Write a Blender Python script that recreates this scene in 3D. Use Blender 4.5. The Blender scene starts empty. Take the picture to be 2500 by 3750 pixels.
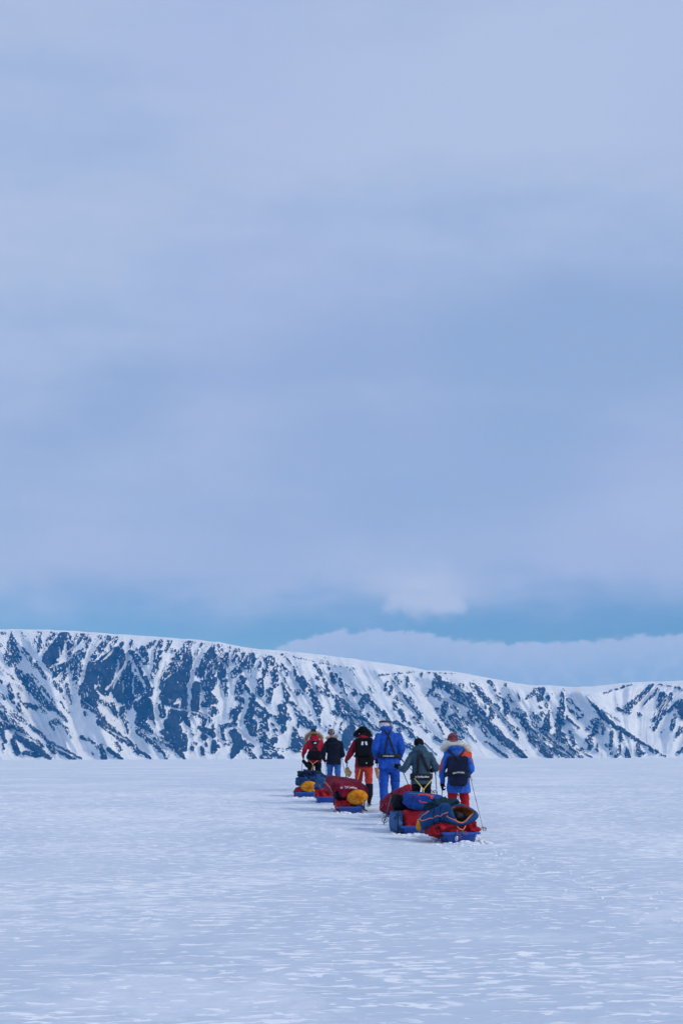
import bpy, bmesh, math, random
import numpy as np
from mathutils import Vector, Matrix, noise as mnoise
from mathutils.bvhtree import BVHTree

random.seed(7); np.random.seed(7)
sc = bpy.context.scene
COL = sc.collection
R = math.radians

# ------------------------------------------------------------------ camera
W0, H0 = 2500.0, 3750.0
F = 50.0 / 36.0 * H0
CAMZ = 1.38
PITCH = math.atan((2777.0 - 1875.0) / F)
ROLL = -0.0032
cam_d = bpy.data.cameras.new('camera'); cam_o = bpy.data.objects.new('camera', cam_d)
COL.objects.link(cam_o)
cam_d.sensor_fit = 'VERTICAL'; cam_d.sensor_height = 36.0; cam_d.sensor_width = 24.0; cam_d.lens = 50.0
cam_d.clip_start = 0.1; cam_d.clip_end = 30000.0
CM = Matrix.Translation((0, 0, CAMZ)) @ Matrix.Rotation(R(90) + PITCH, 4, 'X') @ Matrix.Rotation(ROLL, 4, 'Z')
cam_o.matrix_world = CM
sc.camera = cam_o
CR = CM.to_3x3()

# ------------------------------------------------------------------ light
SUN_EL, SUN_AZ = R(32), R(118)          # azimuth measured from +Y towards +X: behind the camera on the right
world = bpy.data.worlds.new('World'); sc.world = world; world.use_nodes = True
world.cycles.sampling_method = 'MANUAL'; world.cycles.sample_map_resolution = 512
sun_d = bpy.data.lights.new('sun', 'SUN'); sun_d.energy = 1.4; sun_d.angle = R(11); sun_d.color = (1.0, 0.955, 0.89)
sun_o = bpy.data.objects.new('sun', sun_d); COL.objects.link(sun_o)
sdir = Vector((math.sin(SUN_AZ) * math.cos(SUN_EL), math.cos(SUN_AZ) * math.cos(SUN_EL), math.sin(SUN_EL)))
sun_o.rotation_euler = sdir.to_track_quat('Z', 'Y').to_euler()
sc.view_settings.view_transform = 'Standard'; sc.view_settings.look = 'None'
sc.view_settings.exposure = 0.0; sc.view_settings.gamma = 1.0
sc.view_settings.use_curve_mapping = False
sc.render.engine = 'CYCLES'
sc.cycles.use_denoising = True
sc.cycles.volume_bounces = 1
sc.cycles.use_adaptive_sampling = True
sc.cycles.adaptive_threshold = 0.015
sc.cycles.max_bounces = 5


def srgb(r, g, b):
    f = lambda c: (c / 255.0) / 12.92 if c <= 10.3 else (((c / 255.0) + 0.055) / 1.055) ** 2.4
    return (f(r), f(g), f(b), 1.0)


class NT:
    """small helper for node trees"""
    def __init__(s, tree):
        s.t = tree; s.n = tree.nodes; s.l = tree.links

    def new(s, kind, **kw):
        n = s.n.new(kind)
        for k, v in kw.items():
            setattr(n, k, v)
        return n

    def link(s, a, b):
        s.l.new(a, b)

    def val(s, sock, v):
        if hasattr(v, 'links') or isinstance(v, bpy.types.NodeSocket):
            s.l.new(v, sock)
        else:
            sock.default_value = v

    def math(s, op, a, b=0.0, c=0.0, clamp=False):
        n = s.n.new('ShaderNodeMath'); n.operation = op; n.use_clamp = clamp
        s.val(n.inputs[0], a); s.val(n.inputs[1], b); s.val(n.inputs[2], c)
        return n.outputs[0]

    def vmath(s, op, a, b=(0, 0, 0)):
        n = s.n.new('ShaderNodeVectorMath'); n.operation = op
        s.val(n.inputs[0], a); s.val(n.inputs[1], b)
        return n.outputs[0]

    def smooth(s, x, lo, hi, a=0.0, b=1.0):
        n = s.n.new('ShaderNodeMapRange'); n.interpolation_type = 'SMOOTHSTEP'
        s.val(n.inputs[0], x); n.inputs[1].default_value = lo; n.inputs[2].default_value = hi
        n.inputs[3].default_value = a; n.inputs[4].default_value = b
        return n.outputs[0]

    def noise(s, vec, scale, detail=3.0, rough=0.55, dist=0.0):
        n = s.n.new('ShaderNodeTexNoise')
        s.val(n.inputs['Vector'], vec)
        n.inputs['Scale'].default_value = scale; n.inputs['Detail'].default_value = detail
        n.inputs['Roughness'].default_value = rough; n.inputs['Distortion'].default_value = dist
        return n.outputs['Fac']

    def mix(s, fac, a, b):
        n = s.n.new('ShaderNodeMix'); n.data_type = 'RGBA'
        s.val(n.inputs[0], fac); s.val(n.inputs[6], a); s.val(n.inputs[7], b)
        return n.outputs[2]

    def mapping(s, vec, loc=(0, 0, 0), rot=(0, 0, 0), scale=(1, 1, 1)):
        n = s.n.new('ShaderNodeMapping')
        s.val(n.inputs[0], vec)
        n.inputs[1].default_value = loc; n.inputs[2].default_value = rot; n.inputs[3].default_value = scale
        return n.outputs[0]

    def sep(s, vec):
        n = s.n.new('ShaderNodeSeparateXYZ'); s.val(n.inputs[0], vec)
        return n.outputs

    def comb(s, x, y, z):
        n = s.n.new('ShaderNodeCombineXYZ')
        s.val(n.inputs[0], x); s.val(n.inputs[1], y); s.val(n.inputs[2], z)
        return n.outputs[0]


# ------------------------------------------------------------------ sky
def build_world():
    t = NT(world.node_tree); t.n.clear()
    out = t.new('ShaderNodeOutputWorld')
    sky = t.new('ShaderNodeTexSky'); sky.sky_type = 'NISHITA'; sky.sun_disc = False
    sky.sun_elevation = SUN_EL; sky.sun_rotation = SUN_AZ
    sky.air_density = 1.0; sky.dust_density = 0.2; sky.ozone_density = 4.0; sky.altitude = 200
    tint = t.new('ShaderNodeMix'); tint.data_type = 'RGBA'; tint.blend_type = 'MULTIPLY'
    tint.inputs[0].default_value = 1.0
    t.link(sky.outputs[0], tint.inputs[6]); tint.inputs[7].default_value = (0.62, 0.84, 1.20, 1)   # cool white balance
    b_sky = t.new('ShaderNodeBackground'); b_sky.inputs[1].default_value = 0.072
    t.link(tint.outputs[2], b_sky.inputs[0])
    tc = t.new('ShaderNodeTexCoord')
    d = t.vmath('NORMALIZE', tc.outputs['Generated'])
    x, y, z = t.sep(d)
    az = t.math('MULTIPLY', t.math('ARCTAN2', x, y), 57.29578)
    el = t.math('MULTIPLY', t.math('ARCSINE', z), 57.29578)
    v1 = t.comb(t.math('MULTIPLY', az, 0.040), t.math('MULTIPLY', el, 0.17), 2.3)
    n_big = t.noise(v1, 1.0, 2.0, 0.45, 0.35)
    v2 = t.comb(t.math('MULTIPLY', az, 0.16), t.math('MULTIPLY', el, 0.42), 7.1)
    n_mid = t.noise(v2, 1.0, 3.0, 0.5, 0.4)
    v3 = t.comb(t.math('MULTIPLY', az, 0.9), t.math('MULTIPLY', el, 1.1), 1.7)
    n_fine = t.noise(v3, 1.0, 5.0, 0.6, 0.0)
    # stratus deck
    n_sum = t.math('ADD', t.math('MULTIPLY', n_big, 0.78), t.math('MULTIPLY', n_mid, 0.22))
    n_sum = t.math('ADD', n_sum, t.math('MULTIPLY', t.smooth(el, 12.0, 30.0), 0.20))
    n_sum = t.math('ADD', n_sum, t.math('MULTIPLY', t.math('SUBTRACT', n_fine, 0.5), 0.07))
    n_wisp = t.noise(t.comb(t.math('MULTIPLY', az, 0.22), t.math('MULTIPLY', el, 1.3), 3.3), 1.0, 5.0, 0.62, 0.6)
    n_sum = t.math('ADD', n_sum, t.math('MULTIPLY', t.math('SUBTRACT', n_wisp, 0.5), 0.10))
    da = t.math('DIVIDE', t.math('SUBTRACT', az, 11.0), 15.0); de = t.math('DIVIDE', t.math('SUBTRACT', el, 14.0), 4.5)
    thick = t.smooth(t.math('ADD', t.math('MULTIPLY', da, da), t.math('MULTIPLY', de, de)), 0.0, 1.6, 1.0, 0.0)
    n_sum = t.math('SUBTRACT', n_sum, t.math('MULTIPLY', thick, 0.13))
    deck_c = t.mix(t.smooth(n_sum, 0.33, 0.78), srgb(143, 169, 212), srgb(174, 192, 226))
    lil = t.noise(t.comb(t.math('MULTIPLY', az, 0.07), t.math('MULTIPLY', el, 0.07), 11.0), 1.0, 1.0, 0.5)
    deck_c = t.mix(t.math('MULTIPLY', t.smooth(lil, 0.42, 0.68), 0.55), deck_c, srgb(167, 182, 224))
    # height of the deck's lower edge wanders
    edge = t.math('ADD', el, t.math('MULTIPLY', t.math('SUBTRACT', n_mid, 0.5), 2.6))
    edge = t.math('ADD', edge, t.math('MULTIPLY', t.math('SUBTRACT', n_fine, 0.5), 0.8))
    m_deck = t.smooth(edge, 4.7, 7.6)
    # one loose cumulus
    pu = t.math('DIVIDE', t.math('SUBTRACT', az, 3.35), 3.1)
    pe = t.math('SUBTRACT', el, 6.25)
    pv = t.math('DIVIDE', pe, t.math('ADD', t.math('MULTIPLY', t.math('GREATER_THAN', pe, 0.0), 0.6), 0.95))
    rr = t.math('SQRT', t.math('ADD', t.math('MULTIPLY', pu, pu), t.math('MULTIPLY', pv, pv)))
    rr = t.math('ADD', rr, t.math('MULTIPLY', t.math('SUBTRACT', n_fine, 0.5), 1.2))
    m_puff = t.math('MULTIPLY', t.smooth(rr, 0.20, 1.20, 1.0, 0.0), 0.9)
    # low cumulus bank along the horizon, its top wandering with the azimuth
    ramp = t.new('ShaderNodeValToRGB'); ramp.color_ramp.interpolation = 'B_SPLINE'
    tops = [(-30, 1.0), (-8, 2.9), (-3.6, 4.1), (-1.4, 4.9), (0.6, 5.15), (2.6, 5.1), (4.6, 4.7), (6.3, 4.5), (8.7, 4.5), (10.5, 4.7), (13.3, 4.9), (30, 4.4)]
    cr = ramp.color_ramp
    while len(cr.elements) < len(tops):
        cr.elements.new(0.5)
    for e, (a, h) in zip(cr.elements, tops):
        e.position = (a + 30) / 60.0; e.color = (h / 10, h / 10, h / 10, 1)
    t.link(t.math('DIVIDE', t.math('ADD', az, 30.0), 60.0), ramp.inputs[0])
    vb = t.comb(t.math('MULTIPLY', az, 1.5), t.math('MULTIPLY', el, 1.6), 4.4)
    n_bank = t.noise(vb, 1.0, 6.0, 0.6, 0.2)
    top = t.math('ADD', t.math('MULTIPLY', ramp.outputs[0], 10.0), t.math('MULTIPLY', t.math('SUBTRACT', n_bank, 0.5), 0.9))
    dd = t.math('SUBTRACT', top, el)
    m_bank = t.smooth(dd, -0.06, 0.16)
    bank_c = t.mix(t.smooth(dd, 0.0, 1.7), srgb(154, 176, 218), srgb(134, 166, 212))
    bank_c = t.mix(t.math('MULTIPLY', t.smooth(n_bank, 0.42, 0.66), 0.35), bank_c, srgb(163, 183, 221))
    c = t.mix(m_puff, deck_c, srgb(175, 190, 224))
    fu = t.math('DIVIDE', t.math('SUBTRACT', az, 13.6), 3.6); fv = t.math('DIVIDE', t.math('SUBTRACT', el, 9.6), 1.5)
    fr = t.math('ADD', t.math('SQRT', t.math('ADD', t.math('MULTIPLY', fu, fu), t.math('MULTIPLY', fv, fv))), t.math('MULTIPLY', t.math('SUBTRACT', n_fine, 0.5), 1.1))
    c = t.mix(t.math('MULTIPLY', t.smooth(fr, 0.3, 1.1, 1.0, 0.0), 0.5), c, srgb(166, 185, 223))
    c = t.mix(m_bank, c, bank_c)
    m = t.math('MAXIMUM', t.math('MAXIMUM', m_deck, m_puff), m_bank)
    b_cl = t.new('ShaderNodeBackground'); t.link(c, b_cl.inputs[0]); b_cl.inputs[1].default_value = 1.0
    ms = t.new('ShaderNodeMixShader')
    t.link(m, ms.inputs[0]); t.link(b_sky.outputs[0], ms.inputs[1]); t.link(b_cl.outputs[0], ms.inputs[2])
    t.link(ms.outputs[0], out.inputs[0])


build_world()


# ------------------------------------------------------------------ pixel helpers (photograph 2500 x 3750)
def ray(px, py):
    return (CR @ Vector(((px - 1250.0) / F, -(py - 1875.0) / F, -1.0)))


def P(px, py, Y):
    """the point on the photograph's line of sight that lies Y metres ahead"""
    d = ray(px, py)
    return Vector((0, 0, CAMZ)) + d * (Y / d.y)


def gz(y):
    """broad height of the snow plain"""
    if y < 21:
        base = 0.0
    else:
        t = min(1.0, (y - 21.0) / 22.0)
        base = 0.43 * (t * 0.8 + 0.2 * t * t * (3 - 2 * t))
    return base


def ground_hit(px, py):
    d = ray(px, py)
    y = 25.0
    for _ in range(60):
        p = Vector((0, 0, CAMZ)) + d * (y / d.y)
        want = (gz(y) - CAMZ) / (d.z / d.y)
        y = 0.5 * y + 0.5 * want
    return Vector((d.x / d.y * y, y, gz(y)))


# ------------------------------------------------------------------ numpy noise
def _hash(ix, iy, seed):
    h = (ix.astype(np.int64) * 374761393 + iy.astype(np.int64) * 668265263 + seed * 144665) & 0xffffffff
    h = ((h ^ (h >> 13)) * 1274126177) & 0xffffffff
    return ((h ^ (h >> 16)) & 0xffffff) / float(0xffffff)


def vnoise(x, y, seed=0):
    x0 = np.floor(x); y0 = np.floor(y); fx = x - x0; fy = y - y0
    fx = fx * fx * fx * (fx * (fx * 6 - 15) + 10); fy = fy * fy * fy * (fy * (fy * 6 - 15) + 10)
    a = _hash(x0, y0, seed); b = _hash(x0 + 1, y0, seed); c = _hash(x0, y0 + 1, seed); d = _hash(x0 + 1, y0 + 1, seed)
    return (a * (1 - fx) + b * fx) * (1 - fy) + (c * (1 - fx) + d * fx) * fy


def fbm(x, y, seed=0, octv=4, gain=0.5):
    s = 0.0; a = 1.0; n = 0.0
    for i in range(octv):
        s = s + a * (vnoise(x, y, seed + i * 17) - 0.5); n += a
        x = x * 2.03 + 13.7; y = y * 2.03 + 7.3; a *= gain
    return s / n * 2.0


# ------------------------------------------------------------------ mesh helpers
def mesh_obj(name, verts, faces, mat=None, parent=None, smooth=True):
    me = bpy.data.meshes.new(name)
    me.from_pydata([tuple(v) for v in verts], [], [tuple(f) for f in faces])
    if smooth:
        me.polygons.foreach_set('use_smooth', [True] * len(me.polygons))
    me.update()
    o = bpy.data.objects.new(name, me); COL.objects.link(o)
    if mat: me.materials.append(mat)
    if parent: o.parent = parent
    return o


def grid_obj(name, V, mat, parent=None):
    """V: rows x cols x 3"""
    r, c = V.shape[:2]
    me = bpy.data.meshes.new(name)
    idx = np.arange(r * c).reshape(r, c)
    q = np.stack([idx[:-1, :-1], idx[:-1, 1:], idx[1:, 1:], idx[1:, :-1]], -1).reshape(-1, 4)
    me.vertices.add(r * c); me.vertices.foreach_set('co', V.reshape(-1).astype(np.float32))
    me.loops.add(q.size); me.loops.foreach_set('vertex_index', q.reshape(-1).astype(np.int32))
    me.polygons.add(len(q)); me.polygons.foreach_set('loop_start', np.arange(0, q.size, 4, dtype=np.int32))
    me.polygons.foreach_set('loop_total', np.full(len(q), 4, dtype=np.int32))
    me.polygons.foreach_set('use_smooth', np.ones(len(q), dtype=bool))
    me.update(calc_edges=True); me.validate()
    o = bpy.data.objects.new(name, me); COL.objects.link(o)
    me.materials.append(mat)
    if parent: o.parent = parent
    return o


def tag(o, label=None, cat=None, group=None, kind=None):
    if label: o['label'] = label
    if cat: o['category'] = cat
    if group: o['group'] = group
    if kind: o['kind'] = kind
    return o


def empty(name, loc=(0, 0, 0), rz=0.0):
    o = bpy.data.objects.new(name, None); COL.objects.link(o)
    o.empty_display_size = 0.2
    o.location = loc; o.rotation_euler = (0, 0, rz)
    return o


class MB:
    def __init__(s):
        s.v = []; s.f = []

    def add(s, verts, faces):
        k = len(s.v)
        s.v += [Vector(v) for v in verts]; s.f += [tuple(i + k for i in f) for f in faces]
        return s

    def loft(s, rings, cap=True):
        n = len(rings[0]); k = len(s.v)
        for r in rings: s.v += [Vector(p) for p in r]
        for i in range(len(rings) - 1):
            for j in range(n):
                a = k + i * n + j; b = k + i * n + (j + 1) % n
                s.f.append((a, b, b + n, a + n))
        if cap:
            s.f.append(tuple(k + j for j in range(n))[::-1])
            s.f.append(tuple(k + (len(rings) - 1) * n + j for j in range(n)))
        return s

    def tube(s, pts, rad, seg=10, ref=(0, 0, 1), flat=1.0):
        """tube along points; rad: number or list (or (rx, ry) pairs)"""
        pts = [Vector(p) for p in pts]; rings = []
        prev = None
        for i, p in enumerate(pts):
            t = (pts[min(i + 1, len(pts) - 1)] - pts[max(i - 1, 0)]).normalized()
            if prev is None:
                u = Vector(ref) - t * t.dot(Vector(ref))
                if u.length < 0.05:
                    u = Vector((1, 0, 0)) - t * t.x
            else:
                u = prev - t * t.dot(prev)
            u.normalize(); prev = u
            w = t.cross(u)
            r = rad[i] if isinstance(rad, (list, tuple)) else rad
            rx, ry = r if isinstance(r, (list, tuple)) else (r, r * flat)
            rings.append([p + u * (math.cos(a) * rx) + w * (math.sin(a) * ry) for a in [2 * math.pi * j / seg for j in range(seg)]])
        return s.loft(rings)

    def ball(s, c, r, seg=12, rows=8, rot=None):
        c = Vector(c); r = r if isinstance(r, (tuple, list)) else (r, r, r)
        rings = []
        for i in range(1, rows):
            th = math.pi * i / rows
            ring = []
            for j in range(seg):
                a = 2 * math.pi * j / seg
                p = Vector((r[0] * math.sin(th) * math.cos(a), r[1] * math.sin(th) * math.sin(a), -r[2] * math.cos(th)))
                if rot: p = rot @ p
                ring.append(c + p)
            rings.append(ring)
        return s.loft(rings)

    def box(s, c, d, rot=None):
        c = Vector(c); vs = []
        for z in (-1, 1):
            for y in (-1, 1):
                for x in (-1, 1):
                    p = Vector((x * d[0] / 2, y * d[1] / 2, z * d[2] / 2))
                    vs.append(c + (rot @ p if rot else p))
        return s.add(vs, [(0, 2, 3, 1), (4, 5, 7, 6), (0, 1, 5, 4), (2, 6, 7, 3), (0, 4, 6, 2), (1, 3, 7, 5)])

    def ribbon(s, pts, w, th, ups, closed=False):
        pts = [Vector(p) for p in pts]; n = len(pts); rings = []
        for i, p in enumerate(pts):
            if closed:
                t = (pts[(i + 1) % n] - pts[(i - 1) % n])
            else:
                t = (pts[min(i + 1, n - 1)] - pts[max(i - 1, 0)])
            t.normalize()
            u = Vector(ups[i] if isinstance(ups, list) else ups)
            u = (u - t * t.dot(u)).normalized(); nn = t.cross(u)
            rings.append([p + u * w / 2 + nn * th / 2, p + u * w / 2 - nn * th / 2, p - u * w / 2 - nn * th / 2, p - u * w / 2 + nn * th / 2])
        if closed:
            rings.append(rings[0])
            return s.loft(rings, cap=False)
        return s.loft(rings)

    def build(s, name, mat, parent=None, smooth=True):
        return mesh_obj(name, s.v, s.f, mat, parent, smooth)


_tex = {}
def clouds(size, depth=2):
    k = (size, depth)
    if k not in _tex:
        t = bpy.data.textures.new('folds', 'CLOUDS'); t.noise_scale = size; t.noise_depth = depth
        _tex[k] = t
    return _tex[k]


def soften(o, voxel=0.014, smooth=5, folds=0.02, size=0.11, fine=0.0):
    """fuse the closed pieces of a mesh into one continuous surface, then crease it like cloth"""
    m = o.modifiers.new('fuse', 'REMESH'); m.mode = 'VOXEL'; m.voxel_size = voxel; m.use_smooth_shade = True
    if smooth:
        m = o.modifiers.new('relax', 'SMOOTH'); m.iterations = smooth; m.factor = 0.5
    if folds:
        m = o.modifiers.new('folds', 'DISPLACE'); m.texture = clouds(size); m.strength = folds; m.mid_level = 0.5
        m.texture_coords = 'LOCAL'
    if fine:
        m = o.modifiers.new('creases', 'DISPLACE'); m.texture = clouds(size * 0.4); m.strength = fine; m.mid_level = 0.5
        m.texture_coords = 'LOCAL'
    return o


# ------------------------------------------------------------------ materials
MAT = {}
def fabric(name, col, rough=0.8, var=0.22, scale=9.0, bump=0.35, sheen=0.0, spec=0.18):
    if name in MAT: return MAT[name]
    m = bpy.data.materials.new(name); m.use_nodes = True
    t = NT(m.node_tree); b = t.n['Principled BSDF']
    tc = t.new('ShaderNodeTexCoord')
    n1 = t.noise(tc.outputs['Object'], scale, 5.0, 0.6, 0.6)
    n2 = t.noise(tc.outputs['Object'], scale * 14, 2.0, 0.6)
    lo = tuple(c * (1 - var) for c in col[:3]) + (1,); hi = tuple(min(1, c * (1 + var)) for c in col[:3]) + (1,)
    c = t.mix(t.smooth(n1, 0.3, 0.7), lo, hi)
    t.link(c, b.inputs['Base Color'])
    b.inputs['Roughness'].default_value = rough
    b.inputs['Specular IOR Level'].default_value = spec
    b.inputs['Sheen Weight'].default_value = sheen
    bp = t.new('ShaderNodeBump'); bp.inputs['Strength'].default_value = bump; bp.inputs['Distance'].default_value = 0.02
    t.link(t.math('ADD', n1, t.math('MULTIPLY', n2, 0.15)), bp.inputs['Height'])
    t.link(bp.outputs[0], b.inputs['Normal'])
    MAT[name] = m
    return m


def plain(name, col, rough=0.5, metal=0.0):
    if name in MAT: return MAT[name]
    m = bpy.data.materials.new(name); m.use_nodes = True
    t = NT(m.node_tree); b = t.n['Principled BSDF']
    tc = t.new('ShaderNodeTexCoord')
    n1 = t.noise(tc.outputs['Object'], 25.0, 3.0)
    c = t.mix(n1, tuple(c * 0.85 for c in col[:3]) + (1,), tuple(min(1, c * 1.12) for c in col[:3]) + (1,))
    t.link(c, b.inputs['Base Color'])
    b.inputs['Roughness'].default_value = rough; b.inputs['Metallic'].default_value = metal
    MAT[name] = m
    return m


C = dict(
    red=(0.36, 0.008, 0.026), maroon=(0.20, 0.007, 0.026), black=(0.0018, 0.0024, 0.0055), navy=(0.0028, 0.0055, 0.017),
    blue=(0.013, 0.078, 0.40), blue_lt=(0.026, 0.125, 0.50), jeans=(0.028, 0.11, 0.34), teal=(0.040, 0.083, 0.125),
    redorange=(0.50, 0.046, 0.028), red2=(0.47, 0.012, 0.018), orange=(0.66, 0.24, 0.012), green=(0.005, 0.030, 0.048),
    bagblue=(0.010, 0.062, 0.18), duffel=(0.009, 0.055, 0.27), tan=(0.58, 0.32, 0.12), skin=(0.55, 0.33, 0.25), darkblue=(0.005, 0.018, 0.055))
for k, v in C.items():
    fabric('cloth ' + k, v)
M = lambda k: MAT['cloth ' + k]
fabric('cloth redbag', (0.42, 0.010, 0.018), rough=0.6)
plain('hull blue', (0.020, 0.115, 0.46), 0.38)
plain('black plastic', (0.004, 0.004, 0.006), 0.5)
plain('pole metal', (0.05, 0.05, 0.055), 0.4, 0.6)
plain('steel', (0.75, 0.77, 0.80), 0.25, 1.0)
plain('white print', (0.80, 0.82, 0.84), 0.6)
plain('rope yellow', (0.75, 0.55, 0.10), 0.8)
plain('rope orange', (0.78, 0.28, 0.10), 0.8)
plain('rope dark', (0.02, 0.025, 0.05), 0.8)
plain('rope pale', (0.45, 0.50, 0.62), 0.8)
plain('piping', (0.85, 0.22, 0.15), 0.7)
plain('strap orange', (0.90, 0.085, 0.045), 0.7)
plain('strap black', (0.002, 0.003, 0.009), 0.8)
plain('fur tan', (0.52, 0.36, 0.22), 0.9)
plain('fur pale', (0.96, 0.88, 0.78), 0.9)
plain('fur grey', (0.66, 0.56, 0.50), 0.9)
plain('fur black', (0.002, 0.002, 0.005), 0.9)
plain('ski', (0.015, 0.016, 0.022), 0.35)


def hull_material():
    m = MAT['hull blue']; t = NT(m.node_tree); b = t.n['Principled BSDF']
    tc = t.new('ShaderNodeTexCoord')
    v = t.mapping(tc.outputs['Object'], scale=(14, 3, 30))
    sc1 = t.noise(v, 1.0, 6.0, 0.7, 0.4)
    sc2 = t.noise(tc.outputs['Object'], 3.0, 3.0)
    wear = t.math('MULTIPLY', t.smooth(sc1, 0.56, 0.72), t.smooth(sc2, 0.4, 0.62))
    c = t.mix(t.math('MULTIPLY', wear, 0.55), (0.012, 0.082, 0.37, 1), (0.16, 0.30, 0.52, 1))
    t.link(c, b.inputs['Base Color'])
    t.link(t.math('ADD', 0.36, t.math('MULTIPLY', wear, 0.3)), b.inputs['Roughness'])
hull_material()


def knit(name, a, bcol, scale=40.0, lo=0.45, hi=0.58):
    m = bpy.data.materials.new(name); m.use_nodes = True
    t = NT(m.node_tree); b = t.n['Principled BSDF']
    tc = t.new('ShaderNodeTexCoord')
    n1 = t.noise(tc.outputs['Object'], scale, 2.0, 0.5, 1.2)
    t.link(t.mix(t.smooth(n1, lo, hi), a + (1,), bcol + (1,)), b.inputs['Base Color'])
    b.inputs['Roughness'].default_value = 0.95
    bp = t.new('ShaderNodeBump'); bp.inputs['Strength'].default_value = 0.5; bp.inputs['Distance'].default_value = 0.01
    t.link(n1, bp.inputs['Height']); t.link(bp.outputs[0], b.inputs['Normal'])
    MAT[name] = m
    return m
knit('knit maroon', (0.09, 0.008, 0.026), (0.26, 0.07, 0.10))
knit('knit grey', (0.03, 0.03, 0.05), (0.30, 0.24, 0.23), 24.0, 0.45, 0.6)
knit('knit white', (0.46, 0.44, 0.58), (0.70, 0.69, 0.80), 20.0)


# ------------------------------------------------------------------ snow plain
def snow_material():
    m = bpy.data.materials.new('wind packed snow'); m.use_nodes = True
    t = NT(m.node_tree); b = t.n['Principled BSDF']
    geo = t.new('ShaderNodeNewGeometry')
    pos = geo.outputs['Position']
    rot = (0, 0, R(-20))
    patch = t.noise(t.mapping(pos, rot=rot, scale=(3.1, 7.0, 1)), 1.0, 4.0, 0.58, 0.35)
    patch2 = t.noise(t.mapping(pos, loc=(31, 7, 0), rot=(0, 0, R(-14)), scale=(0.75, 1.7, 1)), 1.0, 5.0, 0.6, 0.6)
    far = t.noise(t.mapping(pos, loc=(3, 70, 0), rot=(0, 0, R(-6)), scale=(0.11, 0.035, 1)), 1.0, 4.0, 0.62, 0.4)
    where = t.noise(t.mapping(pos, loc=(9, 2, 0), rot=rot, scale=(0.16, 0.22, 1)), 1.0, 3.0, 0.55, 0.3)
    fine = t.noise(pos, 26.0, 4.0, 0.65)
    k = t.math('MULTIPLY', t.math('SUBTRACT', where, 0.5), 0.34)
    k = t.math('SUBTRACT', k, t.smooth(t.sep(pos)[1], 7.5, 15.0, 0.055, 0.0))
    p1 = t.smooth(t.math('ADD', patch, k), 0.535, 0.625)
    p2 = t.smooth(t.math('ADD', patch2, k), 0.55, 0.66)
    patch3 = t.noise(t.mapping(pos, loc=(5, 11, 0), rot=(0, 0, R(-5)), scale=(0.55, 0.42, 1)), 1.0, 5.0, 0.66, 0.5)
    p3 = t.smooth(patch3, 0.52, 0.66)
    f1 = t.smooth(far, 0.42, 0.68)
    fresh = t.math('MAXIMUM', t.math('MAXIMUM', t.math('MULTIPLY', p1, 0.95), t.math('MULTIPLY', p2, 0.45)), t.math('MULTIPLY', p3, 0.5))
    fleck = t.noise(t.mapping(pos, loc=(17, 3, 0), rot=(0, 0, R(-16)), scale=(4.6, 9.0, 1)), 1.0, 3.0, 0.55, 0.3)
    clus = t.noise(t.mapping(pos, loc=(1, 44, 0), rot=rot, scale=(0.32, 0.40, 1)), 1.0, 3.0, 0.6, 0.4)
    fl = t.math('MULTIPLY', t.smooth(t.math('ADD', fleck, t.math('ADD', t.math('MULTIPLY', t.math('SUBTRACT', clus, 0.5), 0.35), t.math('MULTIPLY', k, 0.35))), 0.58, 0.62), 1.0)
    fresh = t.math('MULTIPLY', fresh, t.smooth(fine, 0.25, 0.6, 0.65, 1.0))
    fresh = t.math('MAXIMUM', t.math('MULTIPLY', fresh, 0.88), fl)
    crust = t.mix(f1, (0.59, 0.675, 0.77, 1), (0.685, 0.75, 0.815, 1))
    c = t.mix(fresh, crust, (0.97, 0.97, 0.975, 1))
    t.link(c, b.inputs['Base Color'])
    b.inputs['Roughness'].default_value = 0.75
    b.inputs['Specular IOR Level'].default_value = 0.2
    hgt = t.math('ADD', t.math('MULTIPLY', patch, 0.8), t.math('ADD', patch2, t.math('MULTIPLY', fine, 0.12)))
    bp = t.new('ShaderNodeBump'); bp.inputs['Strength'].default_value = 0.55; bp.inputs['Distance'].default_value = 0.05
    t.link(hgt, bp.inputs['Height']); t.link(bp.outputs[0], b.inputs['Normal'])
    MAT['snow'] = m
    m2 = bpy.data.materials.new('loose snow'); m2.use_nodes = True
    t = NT(m2.node_tree); b = t.n['Principled BSDF']
    tc = t.new('ShaderNodeTexCoord')
    n = t.noise(tc.outputs['Object'], 12.0, 4.0)
    t.link(t.mix(n, (0.74, 0.78, 0.86, 1), (0.95, 0.95, 0.965, 1)), b.inputs['Base Color']); b.inputs['Roughness'].default_value = 0.8
    MAT['loose snow'] = m2
snow_material()


def snow_height(X, Y):
    t = np.clip((Y - 21.0) / 22.0, 0, 1)
    base = 0.43 * (t * 0.8 + 0.2 * t * t * (3 - 2 * t))
    c, s = math.cos(R(-20)), math.sin(R(-20))
    U = X * c + Y * s; V = -X * s + Y * c
    fade = np.clip((120 - np.abs(Y)) / 100, 0, 1)
    near = np.clip((60 - np.abs(Y)) / 45, 0, 1)
    h = base + fade * 0.035 * fbm(U * 0.22, V * 0.45, 3, 3)
    sast = fbm(U * 1.3, V * 3.4, 11, 4, 0.55)
    h = h + near * 0.030 * np.maximum(0, sast - 0.02)
    # churned trail left by sledges and skis: from the camera's right up to the last sledge, and between the sledges
    for (x0, y0, x1, y1, w) in TRAIL:
        dx, dy = x1 - x0, y1 - y0; L2 = dx * dx + dy * dy
        tt = np.clip(((X - x0) * dx + (Y - y0) * dy) / L2, 0, 1)
        dist = np.hypot(X - x0 - tt * dx, Y - y0 - tt * dy)
        k = np.clip(1 - dist / w, 0, 1)
        h = h + k * (0.030 * fbm(X * 3.1, Y * 3.1, 29, 4, 0.6) - 0.012)
    return h


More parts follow.
